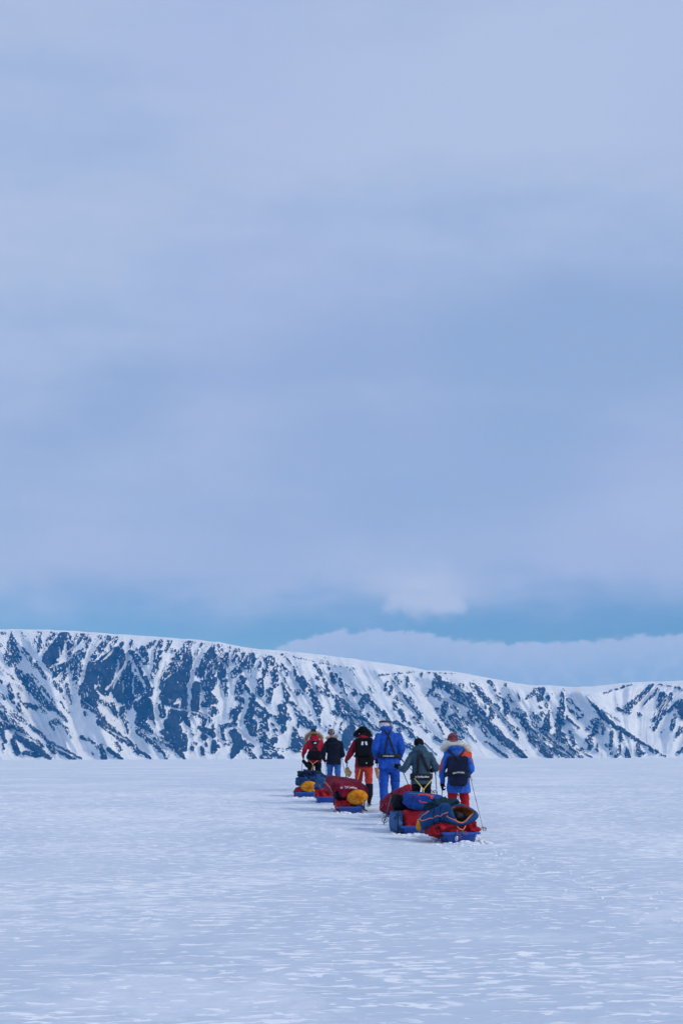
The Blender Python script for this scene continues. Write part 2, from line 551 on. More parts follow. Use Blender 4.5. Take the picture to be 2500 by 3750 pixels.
SL = {}       # sledge base points
for i, (px, py) in enumerate([(1120, 2919), (1200, 2940), (1285, 2973), (1485, 2998), (1527, 3051), (1692, 3087)], 1):
    SL[i] = ground_hit(px, py)
TRAIL = [(SL[6].x, SL[6].y, 3.4, 9.0, 1.0), (SL[5].x, SL[5].y, SL[6].x + 0.4, SL[6].y - 4, 0.8),
         (SL[3].x, SL[3].y, SL[5].x, SL[5].y - 1.0, 0.8), (SL[1].x, SL[1].y, SL[3].x, SL[3].y - 1, 0.7),
         (SL[6].x, SL[6].y, -0.6, 62, 0.7), (SL[3].x, SL[3].y, -1.8, 60, 0.7)]


def axis(parts):
    out = []
    for a, b, n, p in parts:
        u = np.linspace(0, 1, n, endpoint=False) ** p
        out.append(a + (b - a) * u)
    return np.concatenate(out + [[parts[-1][1]]])


gx = np.concatenate([-axis([(7.5, 60, 40, 2.0), (60, 6000, 34, 2.4)])[::-1], axis([(-7.4, 8.9, 250, 1.0)])[:-1], axis([(8.9, 60, 40, 2.0), (60, 6000, 34, 2.4)])])
gy = np.concatenate([axis([(-1500, -20, 20, 0.5), (-20, 5.0, 12, 1.0)])[:-1], axis([(5.0, 14, 150, 1.0)])[:-1], axis([(14, 45, 340, 1.0)])[:-1], axis([(45, 160, 90, 1.6), (160, 2700, 50, 2.0)])])
XX, YY = np.meshgrid(gx, gy)
ZZ = snow_height(XX, YY)
snow_plain = grid_obj('snow_plain', np.stack([XX, YY, ZZ], -1), MAT['snow'])
tag(snow_plain, 'flat wind-packed snow plain with pale streaks', kind='structure')
def hz(x, y):
    return float(snow_height(np.array([[x]]), np.array([[y]]))[0, 0])

# ------------------------------------------------------------------ mountains
# rock outcrops read off the photograph: per 520 px tile, (x0, y0, x1, y1, half width start, half width end, cover) in 1/3.015 px
TILES = {
 0: """135 110 140 390 18 105 .72;230 100 270 140 18 18 .6;450 110 400 220 26 22 .55;440 190 425 310 26 20 .85;600 110 480 280 38 22 .6;
720 110 560 400 45 95 1;780 240 770 330 38 34 1;740 130 800 230 30 30 .9;560 400 560 490 70 36 1;900 110 850 220 46 36 .7;960 170 1000 270 46 36 .7;
960 310 820 400 46 56 .8;880 400 580 530 46 28 .85;700 530 590 580 34 30 1;850 500 830 660 80 28 .75;720 580 690 650 28 20 .7;
1200 170 1030 390 38 36 .8;1130 130 1090 180 28 20 .5;1280 160 1240 270 28 24 .7;1350 230 1330 270 18 18 .9;1330 280 1360 400 28 42 .95;
1290 320 1000 600 56 105 1;1200 440 1160 720 95 80 1;1000 470 930 660 46 32 1;1340 400 1330 530 38 30 1;1430 430 1380 760 16 140 .95;1500 640 1500 780 56 56 .9;
1450 330 1540 400 28 28 .8;1450 210 1420 330 22 16 .5;1500 300 1520 310 24 24 .5;1550 430 1510 520 38 30 .9;920 680 950 900 24 56 .95;1000 740 1060 870 66 56 .9;
890 700 885 800 16 20 .9;1000 920 1130 1060 38 38 .85;940 990 945 1010 22 22 .8;1140 1110 1350 1290 44 40 .85;1090 1100 1100 1120 28 24 .9;1240 910 1300 1060 34 20 .8;
1130 870 1210 930 28 24 .7;1440 830 1420 930 38 38 .95;1350 960 1340 1000 38 30 .95;1360 1030 1420 1220 26 12 .7;1390 1290 1560 1450 30 30 .85;1290 1340 1330 1400 26 20 .9;
1200 1400 1350 1510 24 18 1;1110 1370 1160 1500 32 34 .95;900 1270 960 1300 28 14 .95;980 1280 1090 1380 14 18 .9;1010 1440 1020 1450 20 20 .6;
280 300 420 480 48 40 .65;440 520 510 610 20 20 .85;600 660 670 750 24 30 .85;740 690 790 900 24 10 .8;650 850 760 1000 8 10 .8;700 810 715 840 10 10 .7;
200 540 330 740 36 40 .8;310 600 420 780 42 40 .9;390 780 560 950 48 34 .9;560 900 740 1090 26 18 .9;460 710 610 890 20 14 .75;350 560 420 650 9 9 .6;
280 900 390 930 26 30 1;390 930 400 980 16 10 .9;430 930 490 980 30 26 .6;570 1110 640 1100 34 38 .7;640 1090 760 1190 16 14 .7;740 1200 790 1270 18 10 .8;570 1140 590 1170 18 16 .7;
100 700 130 820 24 36 .9;0 800 60 820 28 26 .6;200 790 230 870 18 12 .8;130 850 170 890 18 18 .7;200 910 230 980 22 22 .85;0 1000 200 1130 36 30 .7;150 1000 300 1110 36 22 .65;
0 900 70 980 22 20 .6;0 1130 230 1190 44 26 .9;0 1170 60 1320 46 18 .95;40 1330 45 1400 14 14 .9;230 1180 400 1340 22 26 .8;330 1140 490 1260 20 24 .9;170 1250 330 1330 26 46 1;
310 1330 560 1500 56 22 1;140 1300 200 1440 24 34 1;270 1440 450 1460 24 34 1;430 1310 480 1380 28 16 .9;500 1290 900 1500 16 12 .95;540 1330 600 1430 36 26 .9;600 1400 820 1510 14 22 .95;
0 500 180 640 10 8 .5;100 640 230 730 12 12 .5;0 640 20 660 16 16 .8;0 240 10 260 18 18 .7;20 110 60 120 18 14 .5;320 220 335 250 12 12 .5""",
 1: """200 210 120 270 28 26 .6;270 220 220 350 32 36 .7;370 210 330 310 22 24 .7;400 300 420 300 20 20 .6;80 310 110 440 50 34 .85;250 340 180 600 46 28 .7;
0 430 60 600 46 28 .9;100 600 150 780 16 42 1;30 700 100 800 42 40 .95;600 210 450 440 42 76 .72;560 380 560 560 66 60 .95;420 470 280 700 66 46 .82;450 600 350 820 115 100 1;520 640 520 900 66 40 1;
740 230 670 370 22 22 .7;830 300 700 560 36 56 .95;840 420 760 700 84 60 .9;660 700 640 950 56 46 1;940 430 940 580 46 50 1;850 640 800 740 46 40 .85;800 820 860 870 56 46 .95;730 900 800 900 38 30 .95;970 640 980 790 38 28 .75;
870 250 950 330 38 34 .55;1000 350 990 480 30 30 .95;1030 280 1035 300 20 20 .8;1100 370 1260 480 86 70 .55;1270 370 1290 430 38 30 .85;1130 520 1060 580 46 40 .8;1170 640 1120 770 56 46 .82;1200 700 1300 830 26 22 .9;1130 840 1190 880 38 30 .9;
1390 400 1360 500 28 24 .6;1480 420 1400 590 56 28 .65;1540 520 1530 680 34 38 .7;1370 660 1360 790 42 46 .85;1480 740 1450 850 36 34 .8;1280 600 1285 640 12 12 .8;
1160 930 1060 1010 46 40 .9;1080 1000 1060 1100 56 40 .82;1290 900 1220 1080 50 46 .95;1330 990 1440 1050 46 36 .8;1270 1130 1290 1200 64 56 1;1400 1100 1430 1230 56 40 .75;1250 840 1480 1030 18 22 .9;1500 1130 1560 1230 22 22 .8;
1360 1220 1450 1340 46 46 .92;1450 1330 1440 1480 56 60 .75;1500 1400 1560 1490 28 26 .8;1510 1300 1530 1300 34 30 .85;1080 1120 950 1150 28 26 .9;950 1180 960 1280 28 24 .9;1090 1230 1140 1350 66 56 1;1110 1380 1050 1490 56 26 1;
1190 1320 1280 1370 26 24 .85;1230 1400 1300 1500 36 26 .85;1380 1490 1400 1495 28 24 1;1000 1330 1020 1330 38 30 .6;270 930 290 1020 38 38 .9;460 1000 400 1100 105 70 1;640 1000 720 1030 38 30 .85;560 1080 580 1130 38 26 1;
370 1120 350 1270 66 50 1;290 1210 300 1220 28 28 1;450 1180 430 1330 56 56 1;500 1280 520 1390 66 44 1;430 1350 440 1355 40 40 1;850 980 860 980 56 50 .85;760 1070 740 1120 34 30 1;800 1050 860 1180 18 18 .9;700 1160 860 1230 28 42 1;740 1260 750 1265 38 38 1;
620 1200 640 1210 34 34 .5;620 1390 625 1400 26 20 1;640 1330 660 1330 20 20 .6;770 1340 775 1350 20 20 1;730 1390 730 1440 28 28 1;860 1330 850 1410 36 36 1;900 1360 905 1365 20 20 .9;910 1290 912 1295 14 14 .9;960 960 965 965 14 14 .8;
100 900 60 1050 80 66 1;150 930 170 1050 40 36 1;190 1050 205 1110 20 14 1;40 1100 150 1200 56 34 .85;20 1200 200 1350 36 26 .7;180 1300 340 1510 38 18 .85;250 1280 420 1400 26 24 .7;420 1370 540 1510 44 16 1;0 1390 160 1510 16 18 1;0 910 20 960 40 40 1""",
 2: """0 560 30 690 34 28 .85;110 620 160 800 24 42 .95;170 850 240 920 24 22 .9;110 880 120 890 24 24 .9;100 940 120 1040 46 56 .92;30 1050 70 1100 24 22 .9;120 1100 110 1190 34 28 .95;190 1050 195 1070 18 18 .8;
250 960 330 1070 28 26 .8;320 1080 440 1160 54 42 .9;240 1210 260 1370 36 66 .92;320 1300 330 1320 46 46 .75;270 1130 275 1150 14 14 .9;60 470 160 560 38 34 .5;240 520 240 580 14 18 .9;280 620 320 720 34 40 .92;320 600 440 790 24 22 .9;
440 800 500 970 36 44 .8;490 1000 520 1130 28 12 .9;260 760 270 780 28 28 .8;330 790 335 795 15 15 .9;370 760 375 770 20 20 .7;400 990 410 1000 20 16 .7;130 370 240 500 8 8 .8;470 480 540 580 28 22 .75;490 610 500 620 20 20 .7;450 700 560 770 26 34 .85;560 640 630 790 18 20 .8;
610 490 620 510 16 16 .8;690 580 700 590 20 18 .9;640 570 670 660 22 34 1;740 640 770 760 26 26 .85;800 780 815 800 9 9 .8;590 800 720 830 12 14 .9;700 820 720 960 22 38 1;760 880 830 960 46 36 .85;820 890 960 1060 26 24 .9;660 990 900 1060 28 56 .9;900 1060 1090 1260 44 18 .85;970 1040 1160 1190 20 22 .9;
870 1100 850 1250 44 56 .95;830 1230 800 1330 66 56 1;760 1120 740 1230 20 16 .7;680 1100 590 1180 26 18 .5;830 1400 835 1410 28 28 .8;800 680 970 800 7 8 .9;900 780 910 790 28 26 .9;1030 830 980 900 46 40 .92;1090 890 1170 990 30 24 .85;970 960 975 965 24 22 .9;1220 1000 1290 1100 28 28 .85;1050 1020 1055 1030 20 18 .9;1150 1020 1160 1040 14 14 .8;
1340 1100 1520 1200 24 24 .85;1390 1180 1400 1190 26 26 .9;1250 660 1240 740 16 18 .9;1310 710 1290 780 22 22 .9;1350 630 1390 680 42 28 .5;1480 600 1480 700 20 18 .85;1530 690 1532 695 18 18 .8;1360 750 1430 790 16 16 .6;1360 830 1340 950 32 28 .6;1410 990 1440 1080 36 26 .85;1410 880 1412 900 22 22 .7;1460 820 1560 950 24 28 .8;1500 1110 1505 1120 22 20 .8;
1060 710 1100 790 7 6 .9;1520 1240 1540 1250 34 30 .9;1420 1330 1560 1400 26 26 .7;150 1388 240 1395 10 10 .9;0 1385 110 1390 8 8 .8;0 1440 110 1500 26 20 .8;0 330 750 490 4 5 .85;800 490 910 515 5 5 .85;1160 585 1280 565 6 6 .9;1280 565 1560 552 5 4 .9;860 520 900 580 8 6 .7;490 410 620 440 6 5 .6;500 345 740 375 4 4 .6""",
 3: """130 570 120 620 20 14 .8;200 548 500 558 5 5 .8;280 580 290 585 20 18 .9;310 620 330 690 40 44 .95;260 640 260 740 20 20 .8;400 700 540 780 56 50 .88;230 750 180 820 26 14 .85;260 790 330 830 30 26 .85;540 800 680 860 56 50 .88;650 820 740 960 52 50 .88;470 820 640 930 26 24 .7;700 950 800 1000 46 46 .88;720 1020 780 1100 42 36 .85;
830 1070 930 1210 40 42 .95;930 1180 1060 1330 50 42 .95;1070 1310 1270 1490 40 32 .95;780 1150 880 1270 28 22 .6;990 1330 1000 1340 25 22 .6;390 900 360 1060 44 34 .85;470 930 560 1060 36 28 .75;460 1050 600 1180 40 36 .8;560 1060 660 1140 22 18 .6;500 1180 570 1270 44 34 .7;400 1110 440 1180 26 22 .5;650 1000 700 1120 32 24 .7;290 960 295 980 18 16 .8;410 1280 420 1290 20 18 .8;600 1200 740 1320 12 8 .85;
450 680 520 740 22 20 .7;560 690 570 700 24 24 .5;660 680 780 740 22 22 .7;760 760 870 880 36 34 .92;720 750 740 760 28 28 .6;820 930 830 940 24 24 .8;900 960 900 1050 28 26 .8;940 900 980 950 22 20 .7;880 650 940 740 26 20 .8;980 800 985 820 28 26 .8;1040 840 1070 980 20 40 .95;1050 680 1060 690 22 22 .4;1080 820 1130 870 22 16 .5;1190 790 1215 860 8 7 .9;970 1030 975 1050 15 12 .9;1020 1060 1110 1150 20 22 .8;1120 1160 1190 1270 28 20 .8;1190 1170 1200 1180 18 18 .8;980 1000 1100 1120 8 8 .7;
1140 1000 1250 1040 34 40 .85;1250 1000 1260 1120 28 38 .9;1180 950 1290 1040 10 10 .8;1260 1100 1400 1290 46 40 .82;1330 1260 1540 1480 44 40 .9;1380 1250 1568 1440 26 26 .65;1350 1130 1560 1300 36 36 .55;840 1320 1080 1490 11 18 .98;1380 760 1290 840 36 16 .7;1450 750 1420 850 46 34 .8;1520 830 1525 840 22 22 .9;1510 910 1512 920 26 24 .8;1430 930 1435 940 18 16 .8;1360 1030 1420 1080 42 36 .6;1530 980 1500 1170 10 46 .95;1460 1000 1465 1010 20 20 .7;
270 1270 340 1310 26 20 .85;0 830 60 960 22 22 .7;90 1000 130 1060 28 26 .8;40 1050 190 1200 26 22 .6;0 1230 90 1280 24 20 .8;1330 692 1560 690 5 5 .8;0 1350 50 1400 28 22 .8;100 1280 300 1460 7 7 .7;290 1080 380 1230 12 12 .7""",
 4: """20 740 10 840 24 24 .95;70 820 75 830 25 22 .9;60 910 65 920 26 26 .8;70 1040 60 1160 14 46 1;10 1010 12 1020 20 20 .8;90 1000 92 1010 10 10 .8;230 740 230 920 10 34 .85;220 960 210 1050 42 44 .82;190 1080 190 1250 38 36 1;230 1090 232 1100 34 34 1;240 1240 260 1310 28 30 .9;310 1170 360 1350 16 22 .85;300 840 460 1010 20 14 .75;300 940 420 1050 20 16 .7;280 1050 410 1160 20 18 .85;
0 1210 340 1470 44 36 .7;150 1230 440 1480 22 20 .72;0 1380 100 1480 46 26 .95;120 1400 290 1490 24 30 .9;450 1400 455 1405 22 20 .95;400 1400 560 1490 12 9 .95;500 820 580 920 6 20 1;600 930 680 1040 18 40 1;680 1040 840 1170 32 24 1;840 1150 1040 1290 22 20 1;1040 1290 1380 1480 22 6 1;
620 1070 590 1200 30 34 .9;570 1090 500 1200 26 20 .6;590 1210 500 1290 24 20 .9;540 1290 540 1390 32 30 .85;620 1350 620 1420 14 12 .9;680 1130 690 1220 26 24 .7;780 1210 760 1390 18 20 .9;770 1440 775 1445 15 14 .9;720 1350 725 1355 20 18 .9;870 1220 880 1300 22 24 .8;860 1370 850 1450 22 28 .85;820 1480 825 1485 18 16 .9;940 1380 960 1470 10 34 .95;1070 1350 1080 1450 22 34 .8;1130 1440 1135 1445 15 14 .9;1200 1400 1260 1440 22 20 .8;
660 960 880 1100 5 5 .8;690 780 1000 680 7 7 .8;990 655 1290 660 4 4 .8;1290 680 1560 730 7 7 .8;1230 690 940 960 18 42 .82;1290 740 1120 920 20 12 .85;840 950 980 1000 20 10 .92;1080 1010 1090 1015 26 22 .8;1330 810 1300 950 50 26 .9;1440 790 1300 1000 26 22 .8;1400 970 1240 1080 26 24 .8;1310 1060 1240 1180 24 22 .85;1540 870 1420 970 32 26 .9;1530 900 1550 1000 50 44 1;1480 1030 1485 1040 28 24 .8;1460 1090 1440 1170 26 32 .85;1560 1050 1565 1055 25 25 .9;1550 1180 1480 1270 36 16 .8;1560 1390 1510 1440 28 12 .9;1320 1190 1322 1195 10 10 .7"""}
# snow-filled gullies: polylines x y x y ... half-width
GULLY = {
 0: "160 110 560 580 26;1060 180 990 300 900 640 24;660 270 670 380 9;1310 420 1300 540 8;1370 490 1180 740 12;1420 350 1390 450 15;1470 420 1560 640 12;800 380 560 490 9;690 540 640 600 10;1360 640 1360 770 7;1470 620 1470 780 6;1260 290 1130 430 9;870 130 830 260 640 420 11;760 190 800 230 9;480 300 400 420 20;940 880 1010 930 8;1080 880 1240 1010 10;1200 1190 1400 1290 8;120 1180 330 1260 8;190 1220 430 1330 9;230 1000 330 1110 10;0 560 250 760 10",
 1: "760 230 650 420 610 540 600 640 570 700 600 800 570 950 15;380 330 290 460 220 700 200 850 230 1000 22;40 430 120 560 190 690 11;180 320 150 520 11;650 330 650 430 11;780 510 770 580 740 700 7;860 450 845 560 8;890 380 960 440 1010 520 1030 620 1040 780 13;1050 300 1030 470 11;1370 360 1300 500 1270 680 21;720 710 725 760 8;490 840 480 930 10;370 940 560 970 740 1020 800 1060 9;930 720 960 850 950 1050 25;210 960 230 1100 270 1150 20;1210 880 1190 1000 1150 1130 13;1160 500 1250 650 1310 790 1440 900 9;1180 760 1210 870 8;600 1060 640 1150 680 1290 22;870 1190 950 1340 13;1130 1200 1290 1330 14;720 810 710 890 8;440 450 520 430 6;300 640 420 540 6;1310 1130 1290 1200 6;1060 1130 1160 1210 10;40 1190 330 1400 8;120 1200 400 1360 8",
 2: "60 560 200 780 260 900 16;180 560 330 780 400 900 14;420 640 480 800 13;560 800 620 1000 24;560 570 700 760 14;780 820 960 1020 9;860 1040 1100 1240 7;700 1050 640 1180 8;790 1040 770 1150 7;830 1050 830 1130 12;230 920 330 1000 9;340 1060 390 1130 8",
 3: "330 840 450 870 600 1000 8;430 870 560 1050 9;560 1000 700 1130 10;470 690 640 800 8;560 780 640 900 8;760 880 850 1000 10;870 880 980 1010 9;780 1010 830 1060 9;960 1000 1120 1160 10;1100 1000 1130 1090 12;1290 1080 1460 1250 8;1330 1190 1500 1380 7;1400 1330 1420 1390 12;1150 970 1240 990 14",
 4: "40 1200 260 1380 8;120 1250 330 1440 7;0 1330 100 1420 8;260 1090 330 1180 14;640 1080 640 1160 9;700 1100 760 1180 12;1250 720 1100 880 9;1380 830 1290 960 9;1450 930 1520 1040 10;1420 830 1330 960 7"}
TOFF = {0: 0, 1: 500, 2: 1000, 3: 1500, 4: 1980}


def ytop(px):
    return np.interp(px, [-600, 0, 150, 280, 400, 520, 690, 800, 880, 950, 1033, 1166, 1298, 1414, 1517, 1560, 1600, 1640, 1682, 1760, 1865, 1941, 2000, 2040, 2110, 2200, 2280, 2330, 2400, 2500, 3100],
                     [2290, 2304, 2305, 2310, 2320, 2328, 2340, 2351, 2367, 2377, 2383, 2396, 2413, 2429, 2446, 2455, 2455, 2456, 2462, 2478, 2497, 2509, 2509, 2511, 2516, 2510, 2501, 2497, 2496, 2493, 2470])


def build_mountains():
    step = 2.0
    pxs = np.concatenate([np.arange(-560, -20, 6.0), np.arange(-20, 2520, step), np.arange(2520, 3060, 6.0)])
    NV = 240
    v = np.linspace(0, 1, NV)                       # 0 base, 1 crest
    PX, VV = np.meshgrid(pxs, v)
    yt = ytop(PX) + 1.6 * fbm(PX / 35.0, PX * 0, 5, 4)
    yb = 2786.0 - (PX) * 0.0032 + 2
    PY = yb + (yt - yb) * VV
    QX = np.where(PX < 0, -PX, np.where(PX > 2500, 5000 - PX, PX))
    vd = (PY - yt) / (yb - yt)
    kx = [-600, 0, 150, 300, 450, 600, 800, 950, 1100, 1300, 1600, 1900, 2050, 2200, 2350, 2500, 3100]
    au = np.interp(PX, kx, [.6, .5, .3, -.4, -.5, -.4, -.3, -.1, .3, .6, .7, .6, .2, .6, -.8, -.6, -.6])
    al = np.interp(PX, kx, [1.1, 1.1, 1.1, .9, .7, .5, .2, .3, .4, .7, .9, .9, 1.0, .9, .5, -.5, -.5])
    S = PX - (au * vd + (al - au) * vd * vd / 2) * (yb - yt)
    # domain warp so outlines are ragged
    wx = 4.0 * fbm(PX / 15, PY / 15, 41, 4, 0.6) + 2.6 * fbm(PX / 6, PY / 6, 43, 3)
    wy = 4.0 * fbm(PX / 15, PY / 15, 47, 4, 0.6) + 2.6 * fbm(PX / 6, PY / 6, 53, 3)
    AX = QX + wx; AY = PY + wy
    sd = np.full(PX.shape, -60.0); cover = np.full(PX.shape, 0.55)
    for k, txt in TILES.items():
        for row in txt.replace('\n', '').split(';'):
            x0, y0, x1, y1, w0, w1, cv = [float(a) for a in row.split()]
            s = 520 / 1568.0
            x0 = TOFF[k] + x0 * s; x1 = TOFF[k] + x1 * s; y0 = 2280 + y0 * s; y1 = 2280 + y1 * s; w0 *= s; w1 *= s
            m = max(w0, w1) + 26
            sel = (AX > min(x0, x1) - m) & (AX < max(x0, x1) + m) & (AY > min(y0, y1) - m) & (AY < max(y0, y1) + m)
            if not sel.any(): continue
            ax = AX[sel]; ay = AY[sel]
            L2 = (x1 - x0) ** 2 + (y1 - y0) ** 2 + 1e-6
            t = np.clip(((ax - x0) * (x1 - x0) + (ay - y0) * (y1 - y0)) / L2, 0, 1)
            dd = (w0 + (w1 - w0) * t) - np.hypot(ax - x0 - t * (x1 - x0), ay - y0 - t * (y1 - y0))
            old = sd[sel]; better = dd > old
            c = cover[sel]; c[better] = cv; cover[sel] = c
            old[better] = dd[better]; sd[sel] = old
    gl = np.full(PX.shape, -30.0)
    for k, txt in GULLY.items():
        for row in txt.split(';'):
            q = [float(a) for a in row.split()]; w = q[-1] * 520 / 1568.0; pts = q[:-1]
            for i in range(0, len(pts) - 2, 2):
                s = 520 / 1568.0
                x0 = TOFF[k] + pts[i] * s; y0 = 2280 + pts[i + 1] * s; x1 = TOFF[k] + pts[i + 2] * s; y1 = 2280 + pts[i + 3] * s
                m = w + 12
                sel = (AX > min(x0, x1) - m) & (AX < max(x0, x1) + m) & (AY > min(y0, y1) - m) & (AY < max(y0, y1) + m)
                if not sel.any(): continue
                ax = AX[sel]; ay = AY[sel]
                t = np.clip(((ax - x0) * (x1 - x0) + (ay - y0) * (y1 - y0)) / ((x1 - x0) ** 2 + (y1 - y0) ** 2 + 1e-6), 0, 1)
                gl[sel] = np.maximum(gl[sel], w - np.hypot(ax - x0 - t * (x1 - x0), ay - y0 - t * (y1 - y0)))
    grain = fbm(S / 6.5, PY / 26.0, 61, 4, 0.65)
    speck = fbm(S / 4.4 + 9, PY / 9.0, 71, 4, 0.7)
    rock = 0.5 + (sd + 0.2) / 4.5 + 1.0 * grain
    hole = (cover - 0.72) * 1.6 + 2.3 * speck + 0.24 + 0.22 * np.clip((cover - 0.9) / 0.1, 0, 1) + np.clip(sd, 0, 25) * 0.012
    rock = np.minimum(rock, 0.5 + hole)
    rock = np.minimum(rock, 0.5 - (gl + 0.2) / 2.5)
    # scattered single boulders on the snow
    spr = fbm(S / 5.0 + 50, PY / 9.0, 83, 3, 0.6) - 0.70 + 0.016 * np.clip(sd + 18, -30, 18)
    rock = np.maximum(rock, 0.5 + spr * 5)
    crest = np.clip((PY - yt - 4) / 5, 0, 1)
    rock = rock * crest
    rock = np.clip(rock, 0, 1)
    rs = rock.copy()
    for _ in range(3):
        rs[1:-1, 1:-1] = (rs[1:-1, 1:-1] * 2 + rs[:-2, 1:-1] + rs[2:, 1:-1] + rs[1:-1, :-2] + rs[1:-1, 2:]) / 6
    # real depth: a 35-40 degree face, buttresses and gullies, rock ribs standing proud of the snow
    D0 = 2450.0
    hgt = (yb - PY) / F * D0
    dep = D0 + hgt * 1.35 + 110 * vd * 0 + 55 * fbm(S / 120.0, PY / 420.0, 91, 3) * np.clip(hgt / 40, 0, 1)
    dep += 7 * fbm(S / 30.0, PY / 120.0, 95, 3) * np.clip(hgt / 15, 0, 1)
    dep -= 9.0 * rs * np.clip(hgt / 10, 0, 1)
    dep += 9.0 * np.clip((gl + 5) / 9, 0, 1) * np.clip(hgt / 10, 0, 1)
    dep += 0.4 * fbm(S / 6.0, PY / 12.0, 97, 3)
    roll = np.clip((0.10 - vd) / 0.10, 0, 1)
    dep += roll ** 2 * 90                                   # shoulder rounds off into the plateau
    ox = (PX - 1250.0) / F; oy = -(PY - 1875.0) / F
    r = np.array(CR)
    DX = r[0, 0] * ox + r[0, 1] * oy - r[0, 2]; DY = r[1, 0] * ox + r[1, 1] * oy - r[1, 2]; DZ = r[2, 0] * ox + r[2, 1] * oy - r[2, 2]
    tt = dep / DY
    V = np.stack([DX * tt, DY * tt, CAMZ + DZ * tt], -1)
    # foot goes under the plain; behind the crest a snow plateau that falls away
    foot = V[0:1].copy(); foot[..., 1] -= 4; foot[..., 2] = -8
    back1 = V[-1:].copy(); back1[..., 1] += 250; back1[..., 2] -= 6
    back2 = V[-1:].copy(); back2[..., 1] += 700; back2[..., 2] = -10
    V = np.concatenate([foot, V, back1, back2], 0)
    z = np.zeros_like(rock[0:1])
    att = np.concatenate([rock[0:1], rock, z, z], 0)
    m = bpy.data.materials.new('mountain snow and rock'); m.use_nodes = True
    t = NT(m.node_tree); b = t.n['Principled BSDF']
    at = t.new('ShaderNodeAttribute'); at.attribute_name = 'rock'
    geo = t.new('ShaderNodeNewGeometry'); pos = geo.outputs['Position']
    n1 = t.noise(pos, 0.30, 4.0, 0.65); n2 = t.noise(pos, 0.05, 5.0, 0.65)
    f = t.smooth(t.math('ADD', at.outputs['Fac'], t.math('MULTIPLY', t.math('SUBTRACT', n1, 0.5), 0.9)), 0.40, 0.60)
    rockc = t.mix(t.smooth(n2, 0.35, 0.65), (0.005, 0.008, 0.013, 1), (0.030, 0.034, 0.042, 1))
    snowc = t.mix(t.smooth(n2, 0.3, 0.7), (0.68, 0.735, 0.80, 1), (0.80, 0.835, 0.88, 1))
    t.link(t.mix(f, snowc, rockc), b.inputs['Base Color'])
    b.inputs['Roughness'].default_value = 0.85; b.inputs['Specular IOR Level'].default_value = 0.15
    o = grid_obj('mountains', V, m)
    a = o.data.attributes.new('rock', 'FLOAT', 'POINT')
    a.data.foreach_set('value', att.reshape(-1).astype(np.float32))
    tag(o, 'long snowy mountain ridge with dark rock ribs across the plain', kind='structure')
build_mountains()

# ------------------------------------------------------------------ air
def build_haze():
    mb = MB(); mb.box((0, 1100, 210), (13400, 6000, 445))
    m = bpy.data.materials.new('thin blue air'); m.use_nodes = True
    t = NT(m.node_tree); t.n.clear()
    out = t.new('ShaderNodeOutputMaterial'); pv = t.new('ShaderNodeVolumePrincipled')
    pv.inputs['Color'].default_value = (0.03, 0.38, 1.0, 1)
    pv.inputs['Absorption Color'].default_value = (1, 1, 1, 1)
    pv.inputs['Density'].default_value = 0.00012
    pv.inputs['Anisotropy'].default_value = 0.0
    t.link(pv.outputs[0], out.inputs['Volume'])
    o = mb.build('haze', m, smooth=False)
    tag(o, 'thin blue air between the plain and the mountains', kind='stuff')
build_haze()

# ------------------------------------------------------------------ lettering
def text_uv(body, size):
    cu = bpy.data.curves.new('lettering', 'FONT'); cu.body = body; cu.size = size; cu.align_x = 'CENTER'; cu.align_y = 'CENTER'
    cu.resolution_u = 2; cu.offset = size * 0.02
    o = bpy.data.objects.new('lettering', cu); COL.objects.link(o)
    bpy.context.view_layer.update()
    me = bpy.data.meshes.new_from_object(o.evaluated_get(bpy.context.evaluated_depsgraph_get()))
    vs = [v.co.copy() for v in me.vertices]; fs = [tuple(p.vertices) for p in me.polygons]
    bpy.data.objects.remove(o); bpy.data.meshes.remove(me); bpy.data.curves.remove(cu)
    return vs, fs


def put_text(body, size, fn, parent, mat='white print', extra=None):
    vs, fs = text_uv(body, size)
    if extra:
        mesh_obj('emblem', [fn(v[0], v[1]) for v in extra[0]], extra[1], MAT[mat], parent, smooth=False)
    return mesh_obj('lettering', [fn(v.x, v.y) for v in vs], fs, MAT[mat], parent, smooth=False)


def emblem(cx, cy, r):
    """a small round mark with a peak in it, set left of the word"""
    vs = []; fs = []
    n = 14
    for i in range(n):
        a = 2 * math.pi * i / n
        vs += [(cx + r * 1.25 * math.cos(a), cy + r * math.sin(a), 0), (cx + r * 0.95 * math.cos(a), cy + r * 0.7 * math.sin(a), 0)]
    for i in range(n):
        j = (i + 1) % n
        fs.append((2 * i, 2 * j, 2 * j + 1, 2 * i + 1))
    k = len(vs)
    vs += [(cx - r * 0.7, cy - r * 0.45, 0), (cx + r * 0.7, cy - r * 0.45, 0), (cx, cy + r * 0.5, 0)]
    fs.append((k, k + 1, k + 2))
    return vs, fs


